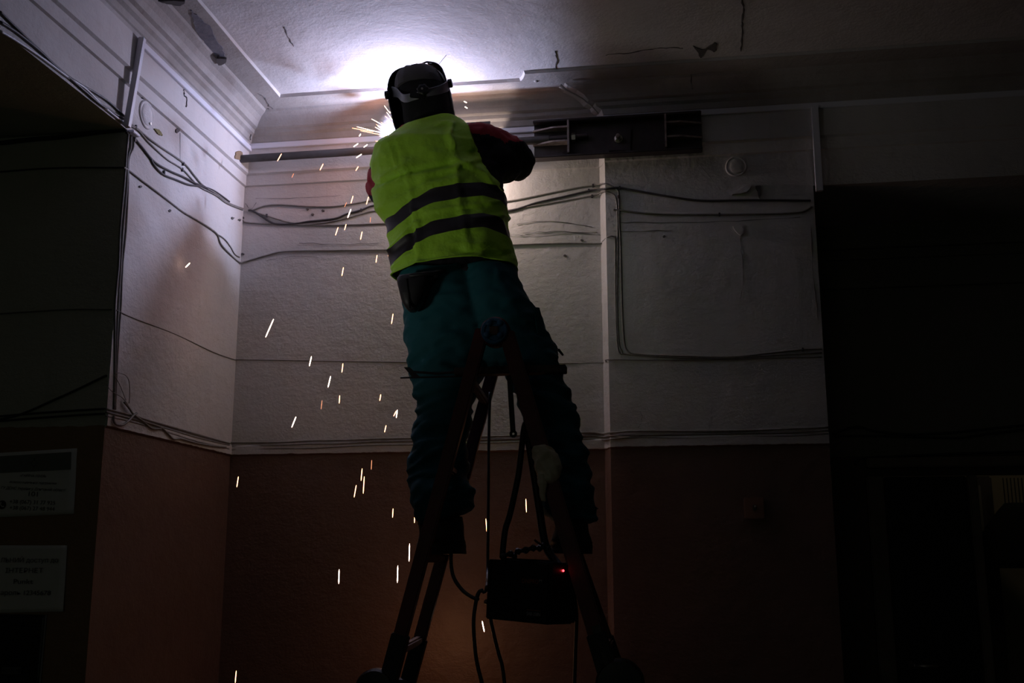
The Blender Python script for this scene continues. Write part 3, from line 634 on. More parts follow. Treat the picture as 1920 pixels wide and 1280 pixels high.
def cloth_loft(name, st, n, seg, mt, parent, disp, e=2.3, solid=0.0, caps=False, voxel=0):
    """st: (xl, yl, xr, yr, Y, back half depth, front half depth)"""
    S_ = interp_st(st, n); m = MB()
    rings = [ring3(P(s[0], s[1], s[4]), P(s[2], s[3], s[4]), s[5], seg, e, s[6]) for s in S_]
    out = []
    for i, r in enumerate(rings):
        c = sum(r, Vector()) / len(r); out.append([])
        for v in r:
            nrm = (v - c); nrm.z = 0; nrm.normalize(); px, py = proj(v); out[-1].append(v + nrm * disp(v, px, py, i / n, nrm))
    m.loft(out, caps=caps); o = m.build(name, mt, parent, True)
    if solid:
        s = o.modifiers.new('t', 'SOLIDIFY'); s.thickness = solid; s.offset = -1; bake(o)
    return o
SKIN = mat('skin', (0.42, 0.24, 0.17), .55); EYEW = mat('eye_white', (.8, .8, .8), .3)
TEAL = mat('teal_work_cloth', (0.004, 0.12, 0.145), .8, bump=[(300, .25, .001)], var=(5, (0.003, 0.085, 0.11), .5))
NAVY = mat('black_work_cloth', (0.012, 0.011, 0.016), .9, bump=[(300, .25, .001)])
REDC = mat('red_work_cloth', (0.42, 0.020, 0.035), .8, bump=[(300, .25, .001)])
VESTM = mat('yellow_green_vest', (0.50, 0.93, 0.05), .62, bump=[(9, .6, .035), (24, .4, .010), (420, .15, .0008)])
BANDM = mat('reflective_band', (0.028, 0.023, 0.028), .5, bump=[(420, .15, .0008)])
POUCHM = mat('black_leather', (0.022, 0.021, 0.024), .5, bump=[(60, .3, .002)])
KNIT = mat('dark_grey_knit', (0.10, 0.095, 0.10), .95, bump=[(180, .6, .002)])
BALA = mat('black_knit', (0.010, 0.010, 0.012), .95, bump=[(180, .5, .002)])
SHELL = mat('black_helmet_shell', (0.010, 0.010, 0.012), .33)
STRAPM = mat('grey_headgear_plastic', (0.20, 0.20, 0.25), .4)
BOOTM = mat('worn_boot_leather', (0.035, 0.022, 0.018), .6, bump=[(50, .4, .003)])
GLOVEM = mat('brown_split_leather', (0.10, 0.055, 0.035), .8, bump=[(70, .5, .003)])

YL, YT, YH = -1.10, -0.97, -0.93           # distance planes of legs, upper back and head
# joints
hipL = P(812, 560, YL + .02); hipR = P(925, 560, YL + .02)
knL = P(828, 790, YL - .0); knR = P(1034, 800, YL + .0)
anL = P(828, 985, YL - .02); anR = P(1072, 985, YL - .02)
shL = P(742, 296, YT + .06); shR = P(880, 268, YT + .06)
elL = P(716, 352, YT + .30); elR = P(963, 298, YT + .20)
haL = Vector((0.798, ARC.y - .024, 3.284)); haR = Vector((1.075, ARC.y - .20, 3.29))
neck = P(806, 228, YH + .02); head = P(794, 172, YH + .02)
def tapered(m, pts, rad, seg=16, n=8):
    pp = smooth_path(pts, n); k = len(pp) - 1; q = len(rad) - 1
    rr = [lerp([(i / q, r) for i, r in enumerate(rad)], j / k) for j in range(k + 1)]
    m.tube(pp, rr, seg)
    for c, r in ((pts[0], rad[0]), (pts[-1], rad[-1])): m.lathe(c, (0, 0, 1), [(r * sin(pi * t / 8), -r * cos(pi * t / 8)) for t in range(1, 8)], 12)
def head_mesh(m, c, R):
    """head with brow, nose, chin and ears; R columns: right, front, up"""
    rings = []
    prof_ = [(-.118, .030, .046, .030), (-.105, .046, .072, .030), (-.085, .060, .086, .045), (-.06, .067, .092, .062), (-.03, .071, .094, .078), (0, .075, .093, .088), (.03, .077, .097, .096), (.06, .075, .092, .098), (.085, .064, .078, .086), (.105, .042, .052, .060), (.117, .015, .020, .022)]
    for (z, a, f, b) in prof_:
        r = []
        for k in range(32):
            t = 2 * pi * k / 32; x = a * cos(t); y = (f if sin(t) > 0 else b) * sin(t)
            if abs(x) < .02 and y > 0:
                if -.045 < z < .012: y += .022 * (1 - abs(x) / .02) * (1.2 if z < -.01 else .6)      # nose
                if -.085 < z <= -.055: y += .006                                                        # lips
            if .01 < z < .04 and y > 0 and .018 < abs(x) < .05: y -= .008                              # eye sockets
            r.append(c + R @ (Vector((x, y, z)) * .9))
        rings.append(r)
    m.loft(rings)
    for s in (-1, 1): m.tube([c + R @ Vector((s * .074, -.012, .03)), c + R @ Vector((s * .086, -.02, .012)), c + R @ Vector((s * .082, -.012, -.01)), c + R @ Vector((s * .074, -.004, -.028))], [.006, .009, .008, .005], 8)
def hand_mesh(m, wrist, mid, side, curl, palm_n, s=1.0):
    """palm plus five bent fingers. mid: direction of the fingers, side: direction of the thumb, palm_n: where the palm looks"""
    f = mid.normalized(); t = (side - f * side.dot(f)).normalized(); p = palm_n.normalized()
    pc = wrist + f * .045 * s
    bx = []
    for (d, a, b) in ((0, .026, .017), (.02, .034, .017), (.05, .042, .016), (.078, .043, .014), (.092, .040, .011)):
        bx.append([wrist + f * d * s + t * a * s * cos(q) + p * b * s * sin(q) for q in [2 * pi * k / 14 for k in range(14)]])
    m.loft(bx)
    for i, (off, ln) in enumerate(((.030, .072), (.011, .080), (-.009, .075), (-.029, .058))):
        b = wrist + f * .086 * s + t * off * s; pts = [b - f * .012]; dirn = f.copy(); ang = curl + .06 * i
        for seg_, l in enumerate((.42, .32, .26)):
            dirn = (dirn * cos(ang) + p * sin(ang)).normalized() if seg_ == 0 else (Matrix.Rotation(-ang if (f.cross(p)).length == 0 else ang, 3, f.cross(p).normalized()) @ dirn)
            pts.append(pts[-1] + dirn * ln * l * s * 1.15)
        m.tube(smooth_path(pts, 3), [.0095 * s] + [.009 * s] * (len(smooth_path(pts, 3)) - 2) + [.006 * s], 9)
    b = wrist + f * .03 * s + t * .028 * s
    m.tube(smooth_path([b, b + t * .030 * s + f * .018 * s + p * .012 * s, b + t * .036 * s + f * .048 * s + p * .026 * s, b + t * .026 * s + f * .072 * s + p * .034 * s], 3), [.014 * s] + [.0115 * s] * 8 + [.007 * s], 9)
def Rfrom(f, u):
    f = f.normalized(); r = f.cross(u).normalized(); return Matrix((r, f, r.cross(f))).transposed()
headR = Rfrom(Vector((-.25, 1.0, .05)), Vector((-.10, -.12, 1)))
m = MB()
# torso under the clothes
tor = [(P(785, 575, YL), P(940, 565, YL), .085), (P(780, 540, YL), P(935, 520, YL), .085), (P(776, 480, YL + .05), P(925, 465, YL + .05), .075), (P(762, 420, YL + .08), P(912, 405, YL + .08), .075), (P(750, 350, YT + .04), P(900, 330, YT + .04), .085), (P(755, 300, YT + .06), P(875, 280, YT + .06), .075), (P(775, 265, YT + .07), P(865, 250, YT + .07), .05)]
m.loft([ring3(a, b, d, 28) for a, b, d in tor])
tapered(m, [P(815, 250, YT + .05), neck, head - Vector((0, 0, .05))], [.062, .056, .055])
head_mesh(m, head, headR)
for hip, kn, an in ((hipL, knL, anL), (hipR, knR, anR)): tapered(m, [hip, hip.lerp(kn, .5), kn, kn.lerp(an, .35) + Vector((0, -.01, 0)), an], [.078, .068, .052, .050, .036])
for sh, el, ha in ((shL, elL, haL), (shR, elR, haR)):
    tapered(m, [sh, sh.lerp(el, .5), el, el.lerp(ha, .5), ha], [.044, .042, .036, .032, .024])
dL = Vector((.06, .02, 1.0)); dR = Vector((-.75, .5, .25))
hand_mesh(m, haL - dL.normalized() * .02, dL, Vector((1, 0, 0)), 1.25, Vector((.1, 1, 0)), .8)
hand_mesh(m, haR, dR, Vector((.1, .2, 1)), .75, Vector((-.2, .9, -.5)))
for an, tx in ((anL, -.05), (anR, .04)):
    m.tube([an + Vector((0, -.03, -.03)), an + Vector((tx * .3, .03, -.05)), an + Vector((tx, .09, -.058))], [.032, .034, .024], 12)
person = m.build('person', SKIN)
remesh(person, .0085)
tag(person, 'person in welding helmet and green vest, seen from behind, standing astride the ladder', 'person')

# trousers: two legs and seat joined in one surface
def dispT(v, px, py, t, n):
    leg = min(1, max(0, (py - 560) / 60)); a = fold(v, 7, .010, 3, (1, 1, 2.6)) * leg
    kn = math.exp(-((py - 780) / 60) ** 2) + .8 * math.exp(-((py - 900) / 55) ** 2)
    a += kn * .0065 * (1 - 2 * abs(noise.noise(Vector((v.x * 7 + v.z * 3, v.y * 7, v.z * 34 + 4 * v.x)))))
    a += .004 * fold(v, 16, 1, 9, (1, 1, 2))
    return a
legs = []
stL = [(793, 985, 884, 952, YL - .02, .075, .075), (784, 950, 884, 925, YL - .02, .085, .085), (777, 915, 879, 912, YL - .02, .085, .085), (773, 888, 873, 888, YL - .01, .085, .085), (778, 850, 868, 850, YL - .01, .080, .085), (783, 810, 870, 810, YL, .080, .09), (789, 765, 878, 765, YL, .085, .095), (783, 738, 885, 738, YL, .09, .095), (773, 700, 900, 706, YL, .10, .10), (766, 655, 912, 670, YL + .01, .11, .10), (762, 610, 925, 630, YL + .01, .12, .10), (758, 575, 925, 590, YL + .01, .125, .105), (752, 540, 915, 540, YL + .01, .12, .11), (750, 512, 905, 505, YL + .02, .11, .11)]
stR = [(1041, 975, 1115, 977, YL - .02, .072, .075), (1026, 955, 1114, 960, YL - .02, .080, .085), (1022, 925, 1108, 930, YL - .02, .085, .085), (1014, 885, 1100, 885, YL - .01, .085, .085), (1000, 840, 1091, 840, YL - .01, .080, .085), (988, 795, 1080, 795, YL, .080, .09), (975, 750, 1067, 750, YL, .085, .095), (962, 715, 1054, 715, YL, .09, .095), (945, 690, 1046, 688, YL, .10, .10), (915, 660, 1040, 655, YL + .01, .11, .10), (895, 625, 1022, 620, YL + .01, .12, .10), (880, 590, 1006, 582, YL + .01, .125, .105), (870, 548, 984, 545, YL + .01, .12, .11), (860, 505, 967, 500, YL + .02, .11, .11)]
m = MB()
for st in (stL, stR):
    S_ = interp_st(st, 110); rr = []
    for i, s in enumerate(S_):
        r = ring3(P(s[0], s[1], s[4]), P(s[2], s[3], s[4]), s[5], 56, 2.15, s[6]); c = sum(r, Vector()) / len(r); o_ = []
        for v in r:
            n_ = v - c; n_.z = 0; n_.normalize(); px, py = proj(v); o_.append(v + n_ * dispT(v, px, py, i / 110, n_))
        rr.append(o_)
    m.loft(rr)
m.tube([P(905, 640, YL + .01), P(935, 672, YL + .0), P(955, 650, YL + .01)], [.07, .062, .07], 16)
trousers = m.build('trousers', TEAL, person); remesh(trousers, .0078)
for v in trousers.data.vertices:
    px, py = proj(v.co); c = v.co; s_ = 1 if px > 930 else -1
    low = min(1, max(.15, (py - 600) / 130))
    q1 = 1 - 2.2 * abs(noise.noise(Vector((c.x * 6 + s_ * 5, c.y * 6, c.z * 27 + c.x * 9 * s_))))
    q2 = 1 - 2.2 * abs(noise.noise(Vector((c.x * 10 - c.z * 7, c.y * 8 + 4, c.z * 15 + 2))))
    q3 = 1 - 2 * abs(noise.noise(Vector((c.x * 16 + c.z * 20 * s_, c.y * 9, c.z * 30 + 9))))
    v.co += v.normal * (.0085 * q1 * low + .0055 * q2 + .0025 * q3 - .006)
trousers.data.update()
m = MB(); m.prism([P(1000, 577, YL - .06), P(1010, 578, YL - .04), P(1016, 600, YL - .03), P(1022, 640, YL - .03), P(1008, 640, YL - .07)], (.004, -.012, 0)); m.build('cargo_pocket', TEAL, trousers)
m = MB(); m.tube([P(1036, 645, YL - .03), P(1043, 650, YL - .05), P(1047, 655, YL - .05)], .0016, 6); m.tube([P(1047, 655, YL - .05), P(1056, 666, YL - .05)], [.005, .0035], 8); m.build('zip_pull', BLACKP, trousers)

# jacket: torso and sleeves in one surface, red yoke over shoulder and collar
m = MB()
stJ = [(756, 535, 958, 512, YL + .02, .095, .100), (748, 505, 955, 485, YL + .03, .095, .100), (745, 470, 948, 450, YL + .04, .090, .100), (738, 430, 941, 410, YL + .06, .088, .100), (722, 395, 940, 368, YL + .08, .088, .100), (710, 360, 941, 345, YT, .092, .100), (706, 325, 934, 315, YT + .01, .092, .100), (706, 300, 925, 285, YT + .02, .09, .100), (722, 280, 912, 264, YT + .03, .085, .11), (750, 258, 895, 248, YT + .03, .08, .09), (780, 245, 872, 238, YT + .04, .065, .07)]
S_ = interp_st(stJ, 60); rr = [ring3(P(s[0], s[1], s[4]), P(s[2], s[3], s[4]), s[5], 48, 2.4, s[6]) for s in S_]; m.loft(rr)
tapered(m, [P(895, 272, YT + .03), P(928, 287, YT + .09), P(954, 296, YT + .15), elR + Vector((.005, .04, 0)), elR.lerp(haR, .35), elR.lerp(haR, .85)], [.082, .088, .078, .063, .056, .044])
tapered(m, [P(925, 300, YT + .05), P(945, 312, YT + .11)], [.075, .06])
tapered(m, [P(872, 272, YT + .05), P(905, 280, YT + .07)], [.068, .075])
tapered(m, [P(738, 310, YT + .05), P(724, 335, YT + .18), elL + Vector((.0, .02, 0)), elL.lerp(haL, .45), elL.lerp(haL, .88)], [.076, .068, .060, .054, .044])
m.tube([P(757, 246, YH + .02), P(757, 240, YH - .02), P(775, 235, YH - .055), P(805, 229, YH - .065), P(835, 226, YH - .055), P(852, 230, YH - .01), P(850, 232, YH + .04)], [.012] * 7, 10)
jacket = m.build('jacket', [NAVY, REDC], person); remesh(jacket, .0080)
me = jacket.data
redtop = [(870, 246), (885, 248), (900, 249), (916, 250), (926, 254), (940, 260), (948, 267), (957, 260), (968, 266), (982, 262), (988, 250), (1000, 240)]
for v in me.vertices:
    v.co += v.normal * (fold(v.co, 11, .008, 5, (1, 1, 1.4)) + fold(v.co, 24, .004, 2, (1.6, 1, 1)))
me.update()
for p in me.polygons:
    x, y = proj(p.center); mi = 0
    if x > 868 and y < lerp(redtop, x) + 2: mi = 1
    if 715 < x < 868 and y < 262: mi = 1
    if x < 716 and 318 < y < 366: mi = 1
    p.material_index = mi
    p.use_smooth = True

# vest
G = [(700, 66), (728, 56), (743, 53), (771, 32), (812, 10.5), (860, 0), (903, -8), (940, -4), (970, 0)]
vst = [(503, .43, 747, 965), (490, .6, 744, 966), (480, .7, 743, 963), (467, .85, 741, 958), (455, 1, 741, 956), (430, 1, 736, 950), (412, 1, 737, 948), (396, 1, 737, 946), (371, 1, 728, 944), (350, .8, 713, 928), (325, .5, 706, 910), (300, .2, 702, 900), (280, 0, 716, 895), (267, 0, 733, 892), (253, 0, 750, 888), (241, 0, 768, 881), (233, 0, 795, 874), (228, 0, 820, 862)]
creases = [([(748, 262), (760, 310), (775, 370), (783, 420), (790, 500)], 5, .006), ([(842, 246), (852, 300), (860, 370), (868, 420), (878, 470)], 5, .007), ([(704, 346), (740, 330), (790, 318), (850, 306)], 7, -.010), ([(712, 335), (735, 322), (760, 318)], 4, .008), ([(735, 268), (742, 300), (752, 330)], 4, .006), ([(716, 392), (745, 378), (800, 350), (848, 335)], 9, .007),
           ([(735, 470), (760, 445), (785, 420)], 6, .009), ([(775, 440), (780, 425), (770, 470)], 5, -.009), ([(745, 515), (790, 497), (860, 488), (900, 478)], 7, .010), ([(868, 400), (880, 412), (940, 405), (950, 410)], 6, .006), ([(850, 300), (890, 318), (925, 345)], 8, .008), ([(845, 235), (838, 255), (846, 275)], 6, .012), ([(866, 236), (875, 262), (880, 280)], 6, .010), ([(795, 330), (850, 315), (890, 300)], 6, .007), ([(860, 470), (900, 480), (955, 478)], 9, -.006), ([(892, 290), (905, 330), (930, 356)], 4, .006), ([(800, 400), (850, 390), (935, 378)], 5, .004)]
def seg_d(px, py, pts):
    best = 1e9
    for (a, b), (c, d) in zip(pts, pts[1:]):
        L2 = (c - a) ** 2 + (d - b) ** 2; t = max(0, min(1, ((px - a) * (c - a) + (py - b) * (d - b)) / L2)); best = min(best, math.hypot(px - a - t * (c - a), py - b - t * (d - b)))
    return best
NV, SG = 150, 128
S_ = interp_st(vst, NV); rings = []; ys = []
for s in S_:
    yc, wg, xl, xr = s
    yl = yc + wg * lerp(G, xl); yr = yc + wg * lerp(G, xr)
    t = max(0, min(1, (yc - 228) / 275)); Yc = (YT + .03) * (1 - t) + (YL + .03) * t; bb = .150 - .075 * max(0, (280 - yc) / 52) ** .8 - .012 * t
    pl = P(xl, yc, Yc); pr_ = P(xr, yc, Yc); r = ring3(pl, pr_, bb, SG, 2.5, bb * .8 + .055); c = sum(r, Vector()) / SG; out = []
    for v in r:
        px, py = proj(v); k = mpp(Yc); n_ = v - c; n_.z = 0; n_.normalize()
        v = v - Vector((0, 0, 1)) * (wg * lerp(G, px) + (yc - py if False else 0)) * k * 1.02
        px2, py2 = proj(v); d = fold(v, 6, .008, 1.7, (1.0, 1, 1.6)) + .005 * (1 - 2 * abs(noise.noise(Vector((v.x * 9 + v.z * 5, v.y * 4, v.z * 15 - v.x * 5)))))
        if v.y < Yc + .05:
            for pts, wd, am in creases:
                q = seg_d(px2, py2, pts)
                if q < wd * 3: d += 1.5 * am * math.exp(-(q / (wd * .8)) ** 2)
        out.append(v + n_ * d * (0.35 if yc < 245 else 1))
    rings.append(out); ys.append(yc)
m = MB(); m.loft(rings, caps=False)
NF = SG
vest = m.build('safety_vest', [VESTM, BANDM], person, True)
me = vest.data
# open the arm holes and cut the bands by row
bm = bmesh.new(); bm.from_mesh(me); bm.verts.ensure_lookup_table(); kill = []
for f in bm.faces:
    vi = [v.index for v in f.verts]; row = min(vi) // SG; y = ys[min(row, NV)]
    f.material_index = 1 if (371 <= y <= 396 or 430 <= y <= 455) else 0
    f.smooth = True
bmesh.ops.delete(bm, geom=kill, context='FACES'); bm.to_mesh(me); bm.free()
s = vest.modifiers.new('t', 'SOLIDIFY'); s.thickness = .003; s.offset = -1; bake(vest)
m = MB()   # stitched hem and neck tape
m.tube([Vector(v) for v in rings[0]] + [rings[0][0]], .0028, 6); m.build('hem', VESTM, vest, True)

# pouch on the left hip
m = MB()
stP = [(748, 522, 800, 512, YL - .125, .03, .03), (748, 532, 806, 520, YL - .13, .035, .03), (752, 552, 802, 542, YL - .13, .038, .03), (759, 572, 793, 566, YL - .13, .034, .03), (768, 584, 780, 582, YL - .13, .018, .02)]
pouch = cloth_loft('hip_pouch', stP, 24, 32, POUCHM, person, lambda v, px, py, t, n: fold(v, 12, .005, 4), 2.6, caps=True)
m = MB(); m.tube([P(762, 523, YL - .168), P(766, 550, YL - .172), P(768, 578, YL - .168)], .004, 6); m.build('strap', BLACKM, pouch)
m = MB(); m.tube([P(750, 519, YL - .13), P(775, 516, YL - .165), P(815, 512, YL - .15), P(835, 508, YL - .12)], .008, 8); m.build('belt', BLACKM, pouch, True)
patch_ = cloth_loft('tail_flap', [(780, 512, 838, 506, YL - .125, .012, .012), (782, 530, 822, 518, YL - .128, .012, .012), (780, 552, 800, 545, YL - .128, .010, .010), (778, 570, 785, 566, YL - .125, .008, .008)], 16, 24, POUCHM, pouch, lambda v, px, py, t, n: 0, 2.4, caps=True)

# boots
for st, nm in (([(785, 975, 866, 968, YL - .02, .055, .06), (788, 995, 868, 990, YL - .02, .050, .065), (786, 1010, 868, 1005, YL - .02, .050, .085), (783, 1022, 868, 1020, YL + .02, .075, .175), (784, 1034, 867, 1032, YL + .02, .078, .18)], 'boot'),
               ([(1043, 972, 1100, 972, YL - .02, .055, .06), (1040, 995, 1103, 995, YL - .02, .050, .065), (1033, 1012, 1108, 1012, YL - .02, .050, .085), (1030, 1022, 1110, 1022, YL + .02, .075, .175), (1032, 1031, 1108, 1032, YL + .02, .078, .18)], 'boot')):
    b_ = cloth_loft(nm, st, 30, 32, BOOTM, person, lambda v, px, py, t, n: fold(v, 20, .002, 8), 2.4, caps=True)
    m = MB(); s = st[-1]; rr = [ring3(P(s[0] - 1, s[1] + d, s[4]), P(s[2] + 1, s[3] + d, s[4]), s[5] + .004, 32, 2.6, s[6] + .004) for d in (0, 2.5, 5, 6)]; m.loft(rr); m.build('sole', BLACKM, b_)
    m = MB(); s = st[0]; rr = ring3(P(s[0] + 3, s[1] + 6, s[4]), P(s[2] - 3, s[3] + 6, s[4]), s[5] - .002, 24, 2.3, s[6]); m.tube(rr + [rr[0]], .007, 8); m.build('ankle_collar', NAVY, b_, True)

# gloves over the hands
for ha, d, sd, cu, pn, gs in ((haL - dL.normalized() * .02, dL, Vector((1, 0, 0)), 1.25, Vector((.1, 1, 0)), .9), (haR, dR, Vector((.1, .2, 1)), .75, Vector((-.2, .9, -.5)), 1.12)):
    m = MB(); hand_mesh(m, ha, d, sd, cu, pn, gs); f = d.normalized(); m.tube([ha - f * .10, ha - f * .04, ha + f * .01], [.058, .050, .036], 16)
    g_ = m.build('glove', GLOVEM, person); remesh(g_, .0045)

# knitted hood and cap
def hd(v, px, py, t, n): return fold(v, 26, .0028, 6, (1, 1, .4))
balac = cloth_loft('balaclava', [(760, 240, 853, 234, YH + .01, .062, .06), (758, 226, 850, 222, YH + .01, .068, .075), (757, 208, 847, 203, YH + .01, .082, .09), (752, 190, 843, 184, YH + .01, .092, .10), (749, 172, 838, 166, YH + .01, .096, .105), (748, 156, 832, 151, YH + .01, .088, .10), (755, 142, 824, 140, YH + .01, .066, .08), (775, 134, 806, 133, YH + .01, .03, .04)], 40, 48, BALA, person, hd, 2.2, caps=True)
cap = cloth_loft('knit_cap', [(746, 176, 836, 164, YH + .01, .099, .104), (745, 165, 835, 156, YH + .01, .101, .106), (747, 151, 831, 147, YH + .01, .094, .102), (752, 140, 825, 138, YH + .01, .078, .09), (763, 133.5, 815, 132, YH + .01, .058, .07), (778, 130, 802, 130, YH + .01, .02, .03)], 36, 56, KNIT, person, lambda v, px, py, t, n: fold(v, 20, .005, 6, (1.4, 1.4, .35)), 2.2, caps=True)

# welding helmet: shell in front of the face, open to the back
def helmet():
    st = [(119, 781, 800, .10), (121, 762, 814, .14), (126, 746, 823, .165), (134, 736, 829, .18), (146, 730, 833, .19), (160, 728, 838, .195), (178, 729, 842, .195), (195, 732, 845, .19), (215, 736.5, 848, .18), (232, 741, 850, .165), (250, 748, 853, .14), (262, 756, 852, .12)]
    o = MB(); S_ = interp_st([list(map(float, s)) for s in st], 60); rows = []
    for (y, xl, xr, dp) in S_:
        tilt = -.09 * (y > 140)
        a = P(xl, y + 5, YH + .015 - .02); b = P(xr, y - 6 + 3, YH + .015 - .02); c = (a + b) / 2; h = (b - a) / 2; f = Vector((-h.y, h.x, 0)).normalized(); r = []
        for k in range(37):
            t = pi * k / 36; r.append(c - h * math.copysign(abs(cos(t)) ** .75, cos(t)) + f * dp * sin(t) ** .7 - Vector((0, 0, .02 * sin(t))))
        rows.append(r)
    # roof closing the dome towards the back of the crown
    o.loft(rows, caps=False, closed=False)
    h_ = o.build('welding_helmet', SHELL, person, True); s = h_.modifiers.new('t', 'SOLIDIFY'); s.thickness = .004; s.offset = 1; bake(h_)
    # rolled rim
    m = MB(); m.tube([r[0] for r in rows][::-1] + [r[-1] for r in rows], .0035, 8); m.build('rim', SHELL, h_, True)
    # bands of the headgear
    def band(pts, hw, name, mt=STRAPM):
        path = smooth_path(pts, 8); mb = MB(); c0 = P(793, 165, YH + .01); rings = []
        for i, p in enumerate(path):
            n_ = (p - c0); t = (path[min(i + 1, len(path) - 1)] - path[max(i - 1, 0)]).normalized(); n_ = (n_ - t * n_.dot(t)).normalized(); u = t.cross(n_); w_ = hw[0] + (hw[1] - hw[0]) * abs(2 * i / (len(path) - 1) - 1) if isinstance(hw, tuple) else hw
            rings.append([p + u * w_ + n_ * .001, p + u * w_ * .9 + n_ * .003, p - u * w_ * .9 + n_ * .003, p - u * w_ + n_ * .001, p - u * w_, p + u * w_])
        mb.loft(rings); return mb.build(name, mt, h_, False)
    band([P(736, 172, YH + .01), P(745, 174, YH - .03), P(757, 184, YH - .075), P(775, 181, YH - .10), P(800, 174, YH - .107), P(825, 168, YH - .075), P(838, 162, YH - .03), P(840, 160, YH + .01)], (.013, .021), 'rear_band')
    m = MB(); m.box(P(784, 177, YH - .108), (.060, .012, .030), Rfrom(Vector((-.1, 1, 0)), Vector((.12, 0, 1))), .003); m.build('ratchet_housing', BLACKP, h_)
    band([P(743, 170, YH + .0), P(744, 150, YH - .03), P(752, 136, YH - .035), P(770, 128, YH - .02), P(790, 124.5, YH - .01), P(812, 128, YH - .02), P(825, 138, YH - .035), P(832, 150, YH - .03), P(836, 160, YH + 0)], .007, 'crown_band', BLACKP)
    kc = P(793, 169, YH - .118); m = MB(); m.lathe(kc, (.1, -1, -.05), [(.020, -.004), (.0215, .006), (.019, .012), (.012, .013)], 42, (7, .07)); k_ = m.build('ratchet_knob', BLACKP, h_, True)
    m = MB(); m.lathe(kc + Vector((0, -.0135, 0)), (.1, -1, -.05), [(.0042, -.002), (.0042, .002)], 14); m.build('knob_screw', ZINC, h_)
    for (x, y, s) in ((731, 177.5, -1), (840, 157, 1)):
        m = MB(); c = P(x, y, YH - .01); ax = Vector((1.0 * s, 0, .12 * s)); m.lathe(c, ax, [(.011, 0), (.011, .003), (.0165, .004), (.0165, .017), (.014, .019)] if s < 0 else [(.011, -.006), (.011, .0), (.0165, .001), (.0165, .014), (.014, .016)], 20, (10, .03)); m.build('side_knob', BLACKP, h_, True)
    # dark window in front (faces the work)
    c = (rows[24][18] + rows[27][18]) / 2; m = MB(); m.box(c + Vector((0, .006, 0)), (.11, .012, .09), Matrix.Rotation(YAW, 3, 'Z'), .004); w_ = m.build('filter_window', mat('filter_glass', (.01, .03, .015), .08), h_)
helmet()

# electrode holder with its cable, held in the right hand
hh = haR + dR.normalized() * .06 + Vector((0, .02, -.012))
el0 = hh + Vector((-.09, .055, .04))
o = empty('electrode_holder', hh, 'black electrode holder clamping a thin rod, held by the welder at the arc', 'electrode holder')
m = MB(); m.tube([hh + Vector((.10, -.05, -.04)), hh, el0], [.016, .017, .013], 14); m.build('handle', BLACKP, o, True)
m = MB(); m.cyl(el0, ARC + Vector((.006, -.003, -.004)), .0022, 8); m.build('electrode', STEELE, o)
# the glowing weld pool with its spatter
ARCM = emit('arc_glow', (0.86, 0.93, 1.0), 60.0)
bm = bmesh.new(); bmesh.ops.create_icosphere(bm, subdivisions=3, radius=.007)
for v in bm.verts: v.co *= 1 + .5 * noise.noise(v.co * 120)
me = bpy.data.meshes.new('arc'); bm.to_mesh(me); bm.free(); o = link('weld_pool', me, ARCM, None, True); o.location = P(741, 254, ARC.y - .004); tag(o, 'white-hot glowing weld at the left edge of the helmet', 'weld')

# ------------------------------------------------------------------ folding ladder
YN, YFR = -1.36, -0.86
RED = mat('dark_red_ladder_paint', (0.13, 0.016, 0.020), .45, .2, bump=[(30, .3, .003)], var=(14, (0.07, 0.016, 0.016), .3))
BLUEP = mat('blue_plastic', (0.03, 0.16, 0.32), .5, var=(30, (0.02, 0.09, 0.18), .4))
RUNGM = mat('worn_rung', (0.16, 0.10, 0.09), .5, .3, var=(30, (0.06, 0.03, 0.03), .3))
DISC = mat('black_hinge_cover', (0.010, 0.008, 0.010), .4)
hingeN = P(929, 623, YN); hingeF = P(936, 668, YFR)
lad = empty('folding_ladder', (hingeN.x, (YN + YFR) / 2, 0.0), 'dark red folding ladder with a blue hinge knob, opened under the welder', 'ladder')
def rail(name, a, b, w, d, mt=RED, sleeve=None):
    """a top, b at the low hinge; then on to the floor"""
    dirn = (b - a).normalized(); fl = b + dirn * ((0.0 + .03 - b.z) / dirn.z)
    m = MB(); m.beam(a, b, w, d, (1, 0, 0), .004); o = m.build(name, mt, lad)
    m = MB(); m.beam(b - dirn * .0, fl, w + .008, d + .008, (1, 0, 0), .004); m.build('lower_rail', mt, o)
    m = MB(); m.beam(b - dirn * .14, b + dirn * .14, w + .010, d + .010, (1, 0, 0), .003); m.build('sleeve', BLACKM, o)
    m = MB(); m.beam(fl - dirn * .02, fl + dirn * .03, w + .018, d + .02, (1, 0, 0), .004); m.build('rubber_foot', BLACKM, o)
    return o, a, b, fl
def rp(x0, y0, x1, y1, Y): return P(x0, y0, Y), P(x1, y1, Y)
aN, bN = rp(905, 618, 729, 1275, YN); aF, bF = rp(929, 678, 767, 1272, YFR)
cN, dN = rp(950, 624, 1144, 1275, YN); cF, dF = rp(960, 678, 1166, 1268, YFR)
rNL = rail('rail', aN, bN, .043, .030); rFL = rail('rail', aF, bF, .043, .026)
rNR = rail('rail', cN, dN, .050, .030); rFR = rail('rail', cF, dF, .026, .026)
def on(r, z):
    a, b = r[1], r[2]; return a + (b - a) * ((z - a.z) / (b.z - a.z))
# rungs between near and far rail on each side
ztop_ = hingeN.z; step = .280
zr = [1.524 + step * k for k in range(3)] + [1.524 - step * k for k in range(1, 6)]
for z in sorted(zr):
    for (n_, f_) in ((rNL, rFL), (rNR, rFR)):
        a = on(n_, z); b = on(f_, z)
        if z > ztop_ - .12: continue
        m = MB(); m.beam(a, b, .028, .026, (1, 0, 0), .006); m.build('rung', RUNGM, lad)
